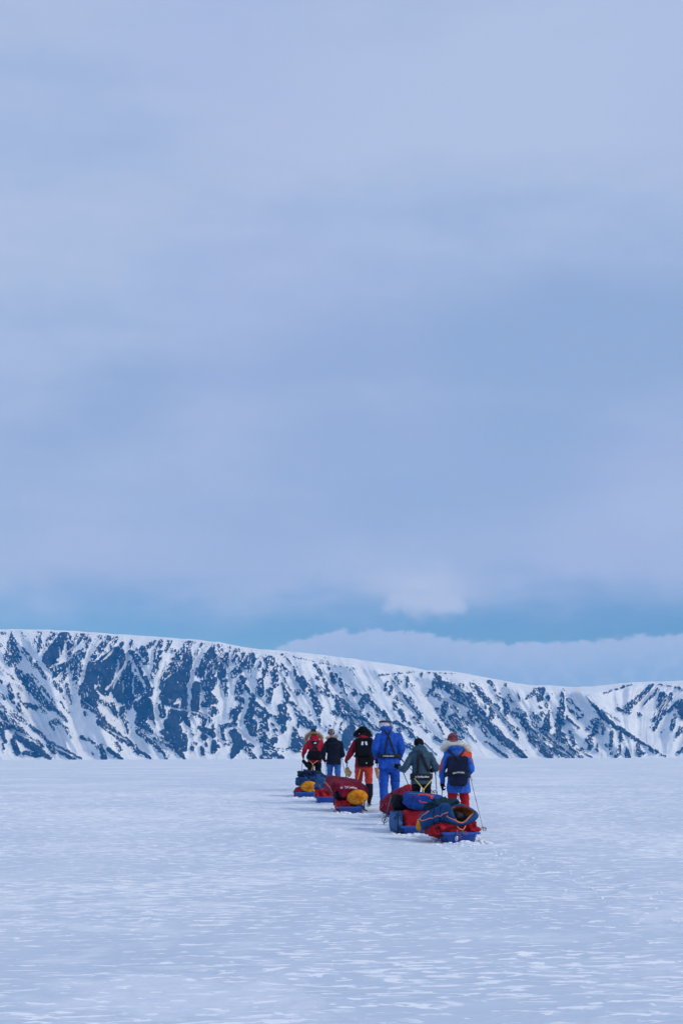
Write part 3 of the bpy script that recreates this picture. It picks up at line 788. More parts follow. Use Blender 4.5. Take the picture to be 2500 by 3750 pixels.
# ------------------------------------------------------------------ soft goods
def crumple(name, mat, parent, c, dims, rot=(0, 0, 0), e=0.6, folds=0.05, seed=0, fscale=3.5, seg=84, rows=54, stretch=(1, 1, 1)):
    """a stuffed or heaped textile: a rounded block whose surface carries sharp folds"""
    mb = MB(); rings = []
    rm = Matrix.Rotation(rot[2], 3, 'Z') @ Matrix.Rotation(rot[1], 3, 'Y') @ Matrix.Rotation(rot[0], 3, 'X')
    off = Vector((seed * 3.7, seed * 1.9, seed * 5.3))
    sp = lambda v, p: math.copysign(abs(v) ** p, v)
    for i in range(rows + 1):
        th = -math.pi / 2 + math.pi * (0.004 + 0.992 * i / rows)
        ring = []
        for j in range(seg):
            a = 2 * math.pi * j / seg
            p = Vector((sp(math.cos(th), e) * sp(math.cos(a), e) * dims[0] / 2, sp(math.cos(th), e) * sp(math.sin(a), e) * dims[1] / 2, sp(math.sin(th), e) * dims[2] / 2))
            q = Vector((p.x * fscale * stretch[0], p.y * fscale * stretch[1], p.z * fscale * stretch[2])) + off
            n = 1.0 - abs(mnoise.noise(q)) * 2.0
            n2 = 1.0 - abs(mnoise.noise(q * 2.7 + Vector((4, 4, 4)))) * 2.0
            n3 = 1.0 - abs(mnoise.noise(q * 6.3 + Vector((1, 8, 2)))) * 2.0
            k = 1.0 + folds / min(dims) * 2.6 * (n * 0.65 + n2 * 0.38 + n3 * 0.16 - 0.55)
            ring.append(Vector(c) + rm @ (p * k))
        rings.append(ring)
    mb.loft(rings)
    return mb.build(name, mat, parent), rm


def sack(name, mat, parent, a, b, r, pleats=18, seed=1, seg=72, squash=(1.0, 1.0)):
    """drawstring sack from a (gathered, near end) to b (far end)"""
    a = Vector(a); b = Vector(b); t = (b - a); L = t.length; t.normalize()
    up = Vector((0, 0, 1)); u = (up - t * t.dot(up)).normalized(); w = t.cross(u)
    prof = [(0.0, 0.05), (-0.02, 0.07), (-0.012, 0.12), (0.0, 0.2), (0.008, 0.34), (0.02, 0.52), (0.045, 0.72), (0.085, 0.88), (0.14, 0.97), (0.22, 1.0), (0.40, 1.0), (0.6, 0.98), (0.8, 0.97), (0.92, 0.86), (0.98, 0.6), (1.0, 0.25)]
    rings = []
    for i, (s, k) in enumerate(prof):
        ring = []
        for j in range(seg):
            th = 2 * math.pi * j / seg
            pl = 0.0
            if i < 11:
                pl = (math.cos(th * pleats + 1.3 * math.sin(3 * th)) * 0.5 + math.cos(th * (pleats // 2) + 2) * 0.5) * 0.022 * min(1, i / 3) * max(0, 1 - (i - 4) / 7 if i > 4 else 1)
            wob = 1 + 0.05 * mnoise.noise(Vector((math.cos(th) * 1.5, math.sin(th) * 1.5, s * 2 + seed)))
            rr = r * k * wob
            ring.append(a + t * (s * L + pl) + u * (math.cos(th) * rr * squash[0]) + w * (math.sin(th) * rr * squash[1]))
        rings.append(ring)
    return MB().loft(rings).build(name, mat, parent)


def strap_over(parent, pts, w=0.03, th=0.006, mat='strap black', up=None, name='strap'):
    pts = [Vector(p) for p in pts]
    # smooth the polyline
    out = []
    for i in range(len(pts) - 1):
        p0 = pts[max(i - 1, 0)]; p1 = pts[i]; p2 = pts[i + 1]; p3 = pts[min(i + 2, len(pts) - 1)]
        for k in range(6):
            t = k / 6
            out.append(0.5 * ((2 * p1) + (p2 - p0) * t + (2 * p0 - 5 * p1 + 4 * p2 - p3) * t * t + (3 * p1 - p0 - 3 * p2 + p3) * t ** 3))
    out.append(pts[-1])
    return MB().ribbon(out, w, th, up or (0, 1, 0.01)).build(name, MAT[mat], parent)


def hug(bvh_objs, pts, lift, toward):
    """lay points on the outside of soft goods: cast each from outside along -toward"""
    out = []
    for p in pts:
        p = Vector(p); best = None
        for bv in bvh_objs:
            hit = bv.ray_cast(p + toward * 2.0, -toward, 4.0)
            if hit[0] is not None and (best is None or hit[3] < best[3]): best = hit
        out.append(best[0] + best[1] * lift if best else p)
    return out


def bvh(o):
    mw = o.matrix_world
    return BVHTree.FromPolygons([mw @ v.co for v in o.data.vertices], [tuple(p.vertices) for p in o.data.polygons])


# ------------------------------------------------------------------ sledges
def hull_outline(L, grow=0.0):
    pts = []
    w = 0.285 + grow
    right = [(0.0, 0.20 + grow), (0.0, 0.235 + grow), (0.05 - grow * 0.4, 0.27 + grow), (0.12, w), (0.5, w + 0.01), (0.95, w), (1.15, 0.25 + grow), (1.30, 0.19 + grow), (1.40, 0.11 + grow), (1.44, 0.04)]
    sc_ = L / 1.45
    right = [(y * sc_ - (grow if i < 3 else 0) + (grow * 0.8 if i > 7 else 0), x) for i, (y, x) in enumerate(right)]
    pts = [Vector((x, y, 0)) for y, x in right] + [Vector((-x, y, 0)) for y, x in right[::-1]]
    return pts


def make_sledge(i, label, rz, tilt=0.0, L=1.5, roll=0.0):
    p = SL[i].copy(); p.z = hz(p.x, p.y) - 0.025
    root = empty('sledge', p, rz); root.rotation_euler = (tilt, roll, rz)
    tag(root, label, 'sledge', 'blue plastic sledges pulled in the line')
    up = lambda y: 0.16 * max(0.0, (y - 0.72 * L) / (0.28 * L)) ** 2
    def loop(grow, z, lift=1.0):
        return [Vector((q.x, q.y, z + up(q.y) * lift)) for q in hull_outline(L, grow)]
    mb = MB()
    mb.loft([loop(-0.075, 0.0), loop(-0.062, 0.008), loop(-0.03, 0.085, 0.95), loop(-0.004, 0.165, 0.9), loop(0.0, 0.172, 0.9), loop(-0.012, 0.172, 0.9), loop(-0.04, 0.09, 0.95), loop(-0.085, 0.014)])
    mb.build('hull', MAT['hull blue'], root, smooth=False)
    rim = MB()
    l0, l1, l2, l3 = loop(-0.003, 0.176, 0.9), loop(0.030, 0.170, 0.9), loop(0.034, 0.140, 0.9), loop(0.026, 0.138, 0.9)
    rim.loft([l0, l1, l2, l3, loop(0.0, 0.160, 0.9)], cap=False)
    rim.build('rim', MAT['hull blue'], root, smooth=False)
    for s in (-1, 1):
        MB().ribbon([(s * 0.13, y, -0.004 + up(y)) for y in np.linspace(0.03, L * 0.9, 14)], 0.035, 0.016, (1, 0, 0)).build('runner', MAT['hull blue'], root)
    bpy.context.view_layer.update()
    return root


s1 = make_sledge(1, 'farthest left blue sledge under navy jackets and an orange sack', R(4))
s2 = make_sledge(2, 'blue sledge half hidden between the two orange sacks', R(3))
s3 = make_sledge(3, 'blue sledge carrying the lettered maroon duffel', R(2))
s4 = make_sledge(4, 'blue sledge hidden under the maroon bag beside the planted pole', R(8))
s5 = make_sledge(5, 'blue sledge with the bright blue duffel and boxy red bag', R(4))
s6 = make_sledge(6, 'nearest blue sledge with steel hook cords on its stern', R(9), L=1.45)


def on(sl, x, y, z):
    return sl.matrix_world @ Vector((x, y, z))


# --- sledge 6: nearest
Y6 = SL[6].y
o, rm = crumple('red_bag', M('redbag'), None, on(s6, -0.055, 0.54, 0.215), (0.72, 0.84, 0.215), (0, R(-3), s6.rotation_euler.z), 0.42, 0.03, 3, 5.0, 96, 60)
rb6 = o
tag(o, 'long red bag bulging over the rim of the nearest sledge', 'bag', 'red load bags on the sledges')
bv6 = bvh(o)
TW = Vector((0.0, -1.0, 0.35)).normalized()
for px in (1596, 1607):
    pts = hug([bv6], [P(px - 3 + k * 1.6, 3010 + k * 9, Y6 + 0.1) for k in range(7)], 0.004, TW)
    strap_over(o, pts, 0.016, 0.006, up=(1, 0, 0))

# the open blue quilted parka bundle lying across it
def parka_bundle():
    root = empty('quilted_bundle', P(1650, 3000, Y6 + 0.35))
    tag(root, 'open blue quilted bundle with orange lining on the nearest sledge', 'sleeping bag')
    S6 = 5300.0 / (Y6 + 0.3)
    base = root.location
    # axis in photograph pixels from foot (left) to mouth (right)
    stn = [(1531, 3022, 14, .9), (1536, 3014, 26, .55), (1548, 3006, 34, .5), (1563, 3001, 31, .5), (1571, 2999, 36, .46), (1587, 2994, 33, .45), (1594, 2992, 40, .42), (1612, 2986, 38, .4), (1619, 2985, 45, .36), (1640, 2983, 47, .3), (1665, 2986, 47, .2)]
    n = 40; rings = []; rj = []
    for k, (px, py, r, dy) in enumerate(stn):
        c = P(px, py + 4, Y6 + dy) - base
        rh = r / S6; rd = rh * (1.15 if k > 1 else 0.8)
        ring = []
        for j in range(n):
            a = 2 * math.pi * j / n
            wob = 1 + 0.05 * mnoise.noise(Vector((math.cos(a) * 2, math.sin(a) * 2, k * 0.7)))
            zz = math.sin(a) * rh * wob
            if zz < 0: zz *= 0.82
            ring.append(c + Vector((-0.25 * zz, math.cos(a) * rd * wob, zz)))
        rings.append(ring)
    # mouth: a tilted pointed opening facing the camera and right
    mouth_px = [(1666, 2953), (1652, 2960), (1644, 2972), (1636, 2991), (1650, 2997), (1664, 3003), (1678, 3012), (1692, 3014), (1704, 3008), (1716, 2994), (1730, 2981), (1740, 2976), (1726, 2965), (1706, 2955), (1688, 2950), (1676, 2950)]
    rim = [P(px, py, Y6 + (0.02 if py > 2985 else 0.20) + 0.0012 * (3000 - py)) - base for px, py in mouth_px]
    mb = MB()
    mb.loft(rings)
    # hood block round the mouth: outer lips
    outer_px = [(1668, 2945), (1646, 2952), (1632, 2968), (1624, 2990), (1632, 3016), (1652, 3026), (1674, 3030), (1696, 3030), (1716, 3022), (1736, 3010), (1752, 2996), (1754, 2984), (1742, 2968), (1718, 2954), (1694, 2944), (1680, 2942)]
    def ring_px(lst, f):
        return [P(px, py, Y6 + f(py)) - base for px, py in lst]
    o1 = ring_px(outer_px, lambda y: 0.50)
    cx = sum(p[0] for p in outer_px) / 16; cy = sum(p[1] for p in outer_px) / 16
    o0 = ring_px([(cx + (px - cx) * 0.55 - 22, cy + (py - cy) * 0.6) for px, py in outer_px], lambda y: 0.62)
    o2 = ring_px([(px + (cx - px) * 0.0, py) for px, py in outer_px], lambda y: (0.10 if y > 2985 else 0.34))
    mid_px = [((a[0] * 0.45 + b[0] * 0.55), (a[1] * 0.45 + b[1] * 0.55)) for a, b in zip(outer_px, mouth_px)]
    o3 = ring_px(mid_px, lambda y: (-0.02 if y > 2985 else 0.20))
    lips = MB().loft([o0, o1, o2, o3, rim], cap=False)
    shell = mb.build('shell', M('bagblue'), root)
    hood = lips.build('hood', M('bagblue'), root)
    sm = hood.modifiers.new('round', 'SUBSURF'); sm.levels = 2; sm.render_levels = 2
    sm = shell.modifiers.new('round', 'SUBSURF'); sm.levels = 1; sm.render_levels = 1
    mcx = sum(p[0] for p in mouth_px) / 16; mcy = sum(p[1] for p in mouth_px) / 16
    inner = [rim]
    for k, dd in ((0.82, 0.16), (0.55, 0.30), (0.2, 0.36)):
        inner.append([P(mcx + (px - mcx) * k - 6 * (1 - k), mcy + (py - mcy) * k - 4 * (1 - k), Y6 + 0.14 + dd) - base for px, py in mouth_px])
    li = MB().loft(inner, cap=False)
    li.f.append(tuple(range(len(li.v) - 16, len(li.v))))
    lining = li.build('lining', fabric('cloth lining', (0.48, 0.17, 0.03)), root)
    sm = lining.modifiers.new('round', 'SUBSURF'); sm.levels = 2; sm.render_levels = 2
    MB().tube(rim + [rim[0]], 0.0075, 6).build('piping', MAT['piping'], root)
    # piping down the side seam, broken by the quilting
    seam_px = [(1535, 2998), (1545, 3001), (1560, 2999), (1571, 2998), (1585, 2997), (1588, 2996), (1598, 2993), (1612, 2996), (1618, 2994), (1636, 2992)]
    bpy.context.view_layer.update()
    bs = [bvh(shell), bvh(hood)]
    pts = hug(bs, [P(px, py, Y6 + 0.3) for px, py in seam_px], 0.006, TW)
    MB().tube([p - base for p in pts], 0.0085, 6).build('piping', MAT['piping'], root)
    pts = hug(bs, [P(px, py, Y6 + 0.3) for px, py in [(1535, 2990), (1548, 2980), (1560, 2973), (1570, 2966)]], 0.006, TW)
    MB().tube([p - base for p in pts], 0.007, 6).build('piping', MAT['piping'], root)
    for xs in ((1588, 2962, 1584, 3030), (1612, 2956, 1606, 3032)):
        pts = hug(bs, [P(xs[0] + (xs[2] - xs[0]) * k / 6, xs[1] + (xs[3] - xs[1]) * k / 6, Y6 + 0.3) for k in range(7)], 0.004, TW)
        MB().tube([p - base for p in pts], 0.009, 6).build('strap', MAT['strap black'], root)
    ft = crumple('foot_patch', M('orange'), root, P(1538, 3016, Y6 + 0.62) - base, (0.11, 0.16, 0.20), (0, R(20), 0), 0.8, 0.02, 5)[0]
    st = crumple('stuffing', fabric('cloth brown', (0.055, 0.045, 0.045)), root, P(1675, 2985, Y6 + 0.40) - base, (0.20, 0.2, 0.14), (0, R(15), 0), 0.8, 0.03, 6)[0]
    st = crumple('stuffing', M('black'), root, P(1692, 3001, Y6 + 0.26) - base, (0.24, 0.18, 0.07), (0, R(-18), 0), 0.8, 0.02, 8)[0]
parka_bundle()
o, _ = crumple('green_jacket', M('green'), None, P(1614, 2954, Y6 + 0.58), (0.42, 0.36, 0.20), (0, R(-6), R(12)), 0.75, 0.075, 9, 4.0, 72, 44)
tag(o, 'dark green crumpled jacket heaped behind the open quilted bundle', 'jacket')

# cords and hook on the stern of the nearest sledge
root = empty('hook_cord', on(s6, 0.0, -0.05, 0.17)); tag(root, 'steel snap hook and knotted cords on the nearest sledge stern', 'hook')
b0 = root.location
w2 = lambda px, py, d=-0.075: P(px, py, Y6 + d) - b0
MB().tube([w2(1673, 3027, -0.03), w2(1683, 3036, -0.05), w2(1694, 3040)], 0.008, 6).build('cord', MAT['rope orange'], root)
MB().tube([w2(1704, 3024, -0.03), w2(1699, 3033, -0.05), w2(1694, 3040)], 0.008, 6).build('cord', MAT['rope orange'], root)
MB().tube([w2(1694, 3040), w2(1694, 3050), w2(1695, 3056)], 0.011, 6).build('cord', plain('rope green', (0.03, 0.16, 0.17), 0.8), root)
MB().tube([w2(1674, 3040, -0.05), w2(1672, 3052), w2(1672, 3062)], 0.010, 6).build('cord', MAT['rope green'], root)
for cx_, cy_ in ((1684, 3062), (1706, 3050)):
    MB().tube([w2(cx_ + 5 * math.cos(a) - (a * 0.8), cy_ + 6 * math.sin(a)) for a in np.linspace(0, 6.2, 12)], 0.005, 6).build('cord', plain('rope pink', (0.55, 0.06, 0.13), 0.8), root)
MB().tube([w2(1671 + 4.6 * math.cos(a), 3071 + 8 * math.sin(a), -0.085) for a in np.linspace(0, 6.28, 16)], 0.007, 6).build('hook', MAT['steel'], root)
MB().tube([w2(1671, 3062), w2(1672, 3078, -0.09)], 0.009, 6).build('hook_gate', MAT['steel'], root)

# --- sledge 5
Y5 = SL[5].y
o, _ = crumple('red_bag', M('redbag'), None, on(s5, 0.03, 0.42, 0.30), (0.50, 0.80, 0.32), (0, 0, s5.rotation_euler.z), 0.32, 0.02, 13, 4.0)
tag(o, 'boxy red bag under the bright blue duffel', 'bag', 'red load bags on the sledges')
o, _ = crumple('grey_blue_bag', fabric('cloth slate', (0.05, 0.13, 0.30)), None, on(s5, -0.30, 0.55, 0.22), (0.20, 0.85, 0.34), (0, 0, s5.rotation_euler.z), 0.5, 0.03, 14, 4.0)
tag(o, 'slate blue side bag left of the boxy red bag', 'bag')
cdf = P(1551, 2937, Y5 + 0.40)
du, rmd = crumple('duffel', M('duffel'), None, cdf, (0.72, 0.85, 0.30), (0, R(7), R(4)), 0.5, 0.028, 17, 3.0, 72, 40)
tag(du, 'bright blue duffel with orange straps on top of the boxy red bag', 'duffel bag')
bd = [bvh(du)]
for pxs, w in (([(1531, 2930), (1540, 2932), (1550, 2934), (1560, 2937), (1570, 2940), (1578, 2943)], 0.034), ([(1530, 2955), (1536, 2960), (1546, 2962), (1558, 2963), (1570, 2964)], 0.018)):
    strap_over(du, hug(bd, [P(a, b, Y5 + 0.3) for a, b in pxs], 0.006, TW), w, 0.006, 'strap orange', up=(0, -0.4, 1))
for a, b in ((1532, 2930), (1576, 2943)):
    q = hug(bd, [P(a, b, Y5 + 0.3)], 0.008, TW)[0]
    MB().box(q, (0.045, 0.02, 0.055), Matrix.Rotation(R(7), 3, 'Y')).build('strap_patch', MAT['strap orange'], du, smooth=False)
MB().tube(hug(bd, [P(a, b, Y5 + 0.3) for a, b in [(1493, 2908), (1505, 2911), (1520, 2917), (1540, 2921), (1560, 2924), (1585, 2929)]], 0.003, TW), 0.005, 5).build('piping', MAT['strap orange'], du)
o, _ = crumple('black_sack', M('black'), None, P(1464, 2940, Y5 + 0.65), (0.26, 0.5, 0.27), (0, R(15), R(10)), 0.7, 0.03, 19)
tag(o, 'black sack wedged between the maroon bag and the bright blue duffel', 'sack')
st = strap_over(None, [P(1458, 2968, Y5 + 0.02), P(1457, 2990, Y5 - 0.02), P(1456, 3015, Y5 - 0.03), P(1457, 3044, Y5 + 0.0), P(1464, 3050, Y5 - 0.02)], 0.022, 0.012, up=(1, 0, 0), name='hanging_strap')
tag(st, 'black strap hanging to the snow left of the boxy red bag', 'strap', 'loose straps hanging from the loads')

# --- sledge 4
Y4 = SL[4].y
mb4, _ = crumple('maroon_bag', M('maroon'), None, P(1449, 2935, Y4 + 0.35), (0.62, 0.72, 0.33), (0, R(-33), R(12)), 0.62, 0.05, 23, 3.4, 72, 40)
tag(mb4, 'slumped maroon bag with pale piping behind the planted pole', 'bag')
b4 = [bvh(mb4)]
MB().tube(hug(b4, [P(a, b, Y4) for a, b in [(1393, 2942), (1402, 2938), (1414, 2936), (1425, 2937), (1436, 2940), (1446, 2944)]], 0.003, TW), 0.006, 5).build('piping', MAT['piping'], mb4)
o, _ = crumple('red_jacket', M('red'), None, P(1478, 2902, Y4 + 0.7), (0.34, 0.4, 0.20), (0, R(-30), 0), 0.75, 0.05, 27)
tag(o, 'crumpled red jacket on top of the slumped maroon bag', 'jacket')

# --- sledge 3
Y3 = SL[3].y
o, _ = crumple('red_bag', M('redbag'), None, on(s3, -0.10, 0.50, 0.205), (0.46, 0.78, 0.23), (0, R(-4), 0), 0.5, 0.025, 31)
tag(o, 'red bag left of the big orange sack on the maroon duffel sledge', 'bag', 'red load bags on the sledges')
o = sack('orange_sack', M('orange'), None, P(1313, 2919, Y3 - 0.06), P(1290, 2922, Y3 + 0.72), 0.205, 20, 3, squash=(0.84, 1.14))
tag(o, 'big orange drawstring sack below the lettered maroon duffel', 'sack', 'orange drawstring sacks')
md, _ = crumple('duffel', M('maroon'), None, P(1266, 2886, Y3 + 0.62), (0.78, 1.15, 0.36), (R(9), R(7), R(14)), 0.48, 0.03, 33, 2.6, 80, 44)
tag(md, 'maroon duffel with white lettering and pale piping', 'duffel bag')
bm3 = [bvh(md)]
def on_md(u, v):
    ctr = (1284.0, 2883.0); s = 5300.0 / Y3
    return hug(bm3, [P(ctr[0] + u * s, ctr[1] - v * s - 0.07 * u * s, Y3)], 0.004, TW)[0]
put_text('Fjellpulken', 0.066, on_md, md, extra=emblem(-0.20, -0.002, 0.022))
MB().tube(hug(bm3, [P(a, b, Y3) for a, b in [(1187, 2863), (1194, 2868), (1201, 2877), (1209, 2886), (1217, 2889), (1224, 2896)]], 0.004, TW), 0.007, 5).build('piping', MAT['piping'], md)
MB().tube(hug(bm3, [P(a, b, Y3) for a, b in [(1222, 2880), (1236, 2872), (1256, 2868), (1280, 2862), (1300, 2864), (1325, 2868)]], 0.002, TW), 0.008, 5).build('seam', fabric('cloth maroon seam', (0.19, 0.010, 0.032)), md)
o, _ = crumple('black_sack', M('black'), None, P(1256, 2908, Y3 + 0.50), (0.40, 0.85, 0.20), (0, R(-4), 0), 0.5, 0.02, 35)
tag(o, 'flat black sack between the maroon duffel and the orange sack', 'sack')
for k, (pts, lab) in enumerate((([(1223, 2905), (1224, 2925), (1222, 2950)], 'short black strap hanging left of the big orange sack'), ([(1334, 2940), (1334, 2962), (1344, 2971)], 'outer black strap trailing right of the big orange sack'), ([(1326, 2945), (1328, 2960), (1336, 2968)], 'inner black strap trailing right of the big orange sack'))):
    st = strap_over(None, [P(a, b, Y3 - 0.02 - 0.01 * j) for j, (a, b) in enumerate(pts)], 0.026, 0.012, up=(1, 0, 0), name='hanging_strap')
    tag(st, lab, 'strap', 'loose straps hanging from the loads')
r_ = empty('marker_stick', P(1306, 2868, Y3 + 1.0)); tag(r_, 'thin orange stick slanting before the red-orange trousers', 'stick')
b0 = r_.location
MB().tube([P(1304, 2876, Y3 + 0.9) - b0, P(1317, 2823, Y3 + 1.05) - b0], 0.009, 6).build('shaft', MAT['rope orange'], r_)
MB().tube([P(1315, 2822, Y3 + 1.05) - b0, P(1318, 2818, Y3 + 1.05) - b0, P(1319, 2821, Y3 + 1.05) - b0], 0.009, 6).build('hook_end', MAT['rope pale'], r_)

# --- sledge 2
Y2 = SL[2].y
o, _ = crumple('red_bag', M('redbag'), None, on(s2, -0.03, 0.42, 0.23), (0.47, 0.75, 0.23), (0, R(2), 0), 0.5, 0.04, 41, 5)
tag(o, 'red bag between the two orange sacks, under a blue jacket', 'bag', 'red load bags on the sledges')
o, _ = crumple('blue_jacket', fabric('cloth steel blue', (0.020, 0.085, 0.22)), None, P(1181, 2876, Y2 + 0.55), (0.36, 0.62, 0.32), (0, R(12), 0), 0.7, 0.06, 43)
tag(o, 'steel blue jacket with pale pink piping left of the maroon duffel', 'jacket')
b2 = [bvh(o)]
MB().tube(hug(b2, [P(a, b, Y2) for a, b in [(1163, 2856), (1168, 2862), (1171, 2870), (1167, 2873), (1173, 2880)]], 0.003, TW), 0.0065, 5).build('piping', MAT['piping'], o)

# --- sledge 1
Y1 = SL[1].y
o, _ = crumple('red_bag', M('redbag'), None, on(s1, -0.04, 0.50, 0.185), (0.46, 0.75, 0.22), (0, R(-6), 0), 0.5, 0.03, 51)
tag(o, 'red bag under the farthest orange sack, leftmost load bag', 'bag', 'red load bags on the sledges')
o = sack('orange_sack', M('orange'), None, P(1136, 2883, Y1 - 0.06), P(1122, 2880, Y1 + 0.7), 0.20, 16, 9, squash=(0.80, 1.10))
tag(o, 'farthest orange drawstring sack below the navy jackets', 'sack', 'orange drawstring sacks')
o, _ = crumple('blue_jacket', fabric('cloth petrol', (0.016, 0.070, 0.19)), None, P(1130, 2856, Y1 + 0.55), (0.62, 0.7, 0.25), (0, R(-6), 0), 0.72, 0.06, 53, 3.6)
tag(o, 'petrol blue jacket draped over the farthest orange sack', 'jacket')
o, _ = crumple('navy_jacket', M('darkblue'), None, P(1142, 2842, Y1 + 0.60), (0.66, 0.6, 0.26), (0, R(10), 0), 0.7, 0.06, 57, 3.6)
tag(o, 'navy jacket heaped on top of the petrol blue one', 'jacket')
st = strap_over(None, [P(1081, 2895, Y1), P(1078, 2905, Y1 - 0.03), P(1079, 2917, Y1 - 0.02)], 0.024, 0.010, up=(1, 0, 0), name='hanging_strap')
tag(st, 'black strap hanging from the farthest left sledge', 'strap', 'loose straps hanging from the loads')


def lash(owner, objs, pxs, Y, r=0.006, mat='rope dark'):
    pts = []
    for i in range(len(pxs) - 1):
        for q in range(4):
            pts.append((pxs[i][0] + (pxs[i + 1][0] - pxs[i][0]) * q / 4, pxs[i][1] + (pxs[i + 1][1] - pxs[i][1]) * q / 4))
    pts.append(pxs[-1])
    w = hug([bvh(x) for x in objs], [P(a, b, Y) for a, b in pts], r * 0.6, TW)
    inv = owner.matrix_world.inverted()
    return MB().tube([inv @ p for p in w], r, 6).build('lashing', MAT[mat], owner)
lash(md, [md], [(1206, 2895), (1216, 2875), (1232, 2862), (1252, 2852)], Y3)
lash(md, [md], [(1338, 2896), (1326, 2880), (1308, 2864), (1292, 2850)], Y3)
lash(du, [du], [(1500, 2962), (1506, 2940), (1516, 2918), (1524, 2908)], Y5)
lash(du, [du], [(1592, 2960), (1590, 2944), (1584, 2928), (1576, 2918)], Y5)
lash(rb6, [rb6], [(1640, 3040), (1660, 3046), (1684, 3044), (1712, 3040), (1740, 3034)], Y6, 0.005)
lash(mb4, [mb4], [(1418, 2975), (1424, 2950), (1436, 2925), (1450, 2905)], Y4)


# ------------------------------------------------------------------ people
def fur(name, mat, parent, path, r, n, length, seed=0, outward=None, thick=0.008):
    """tufted fur along a path: a core roll with thousands of fine hairs"""
    rnd = random.Random(seed)
    path = [Vector(p) for p in path]
    mb = MB(); mb.tube(path, r * 0.8, 10)
    segs = [(path[i], path[i + 1]) for i in range(len(path) - 1)]
    ln = [(b - a).length for a, b in segs]; tot = sum(ln)
    for _ in range(n):
        d = rnd.random() * tot; i = 0
        while i < len(ln) - 1 and d > ln[i]: d -= ln[i]; i += 1
        a, b = segs[i]; p = a.lerp(b, d / max(ln[i], 1e-6)); t = (b - a).normalized()
        v = Vector((rnd.gauss(0, 1), rnd.gauss(0, 1), rnd.gauss(0, 1))); v -= t * t.dot(v); v.normalize()
        v = (v + t * rnd.gauss(0, 0.35) + Vector((0, 0, -0.12))).normalized()
        s = v.cross(t).normalized() * thick * rnd.uniform(0.5, 1)
        root = p + v * r * 0.7; tip = p + v * (r + length * rnd.uniform(0.35, 1.0))
        k = len(mb.v)
        mb.v += [root + s, root - s, tip]; mb.f.append((k, k + 1, k + 2))
        mb.f
    return mb.build(name, MAT[mat], parent, smooth=False)


def rings_at(spec, n=20):
    """spec rows: z, rx, ry, xoff, yoff -> closed rings (slightly squared torso sections)"""
    out = []
    for z, rx, ry, xo, yo in spec:
        out.append([Vector((xo + rx * math.copysign(abs(math.cos(a)) ** 0.85, math.cos(a)), yo + ry * math.copysign(abs(math.sin(a)) ** 0.85, math.sin(a)), z)) for a in [2 * math.pi * j / n for j in range(n)]])
    return out


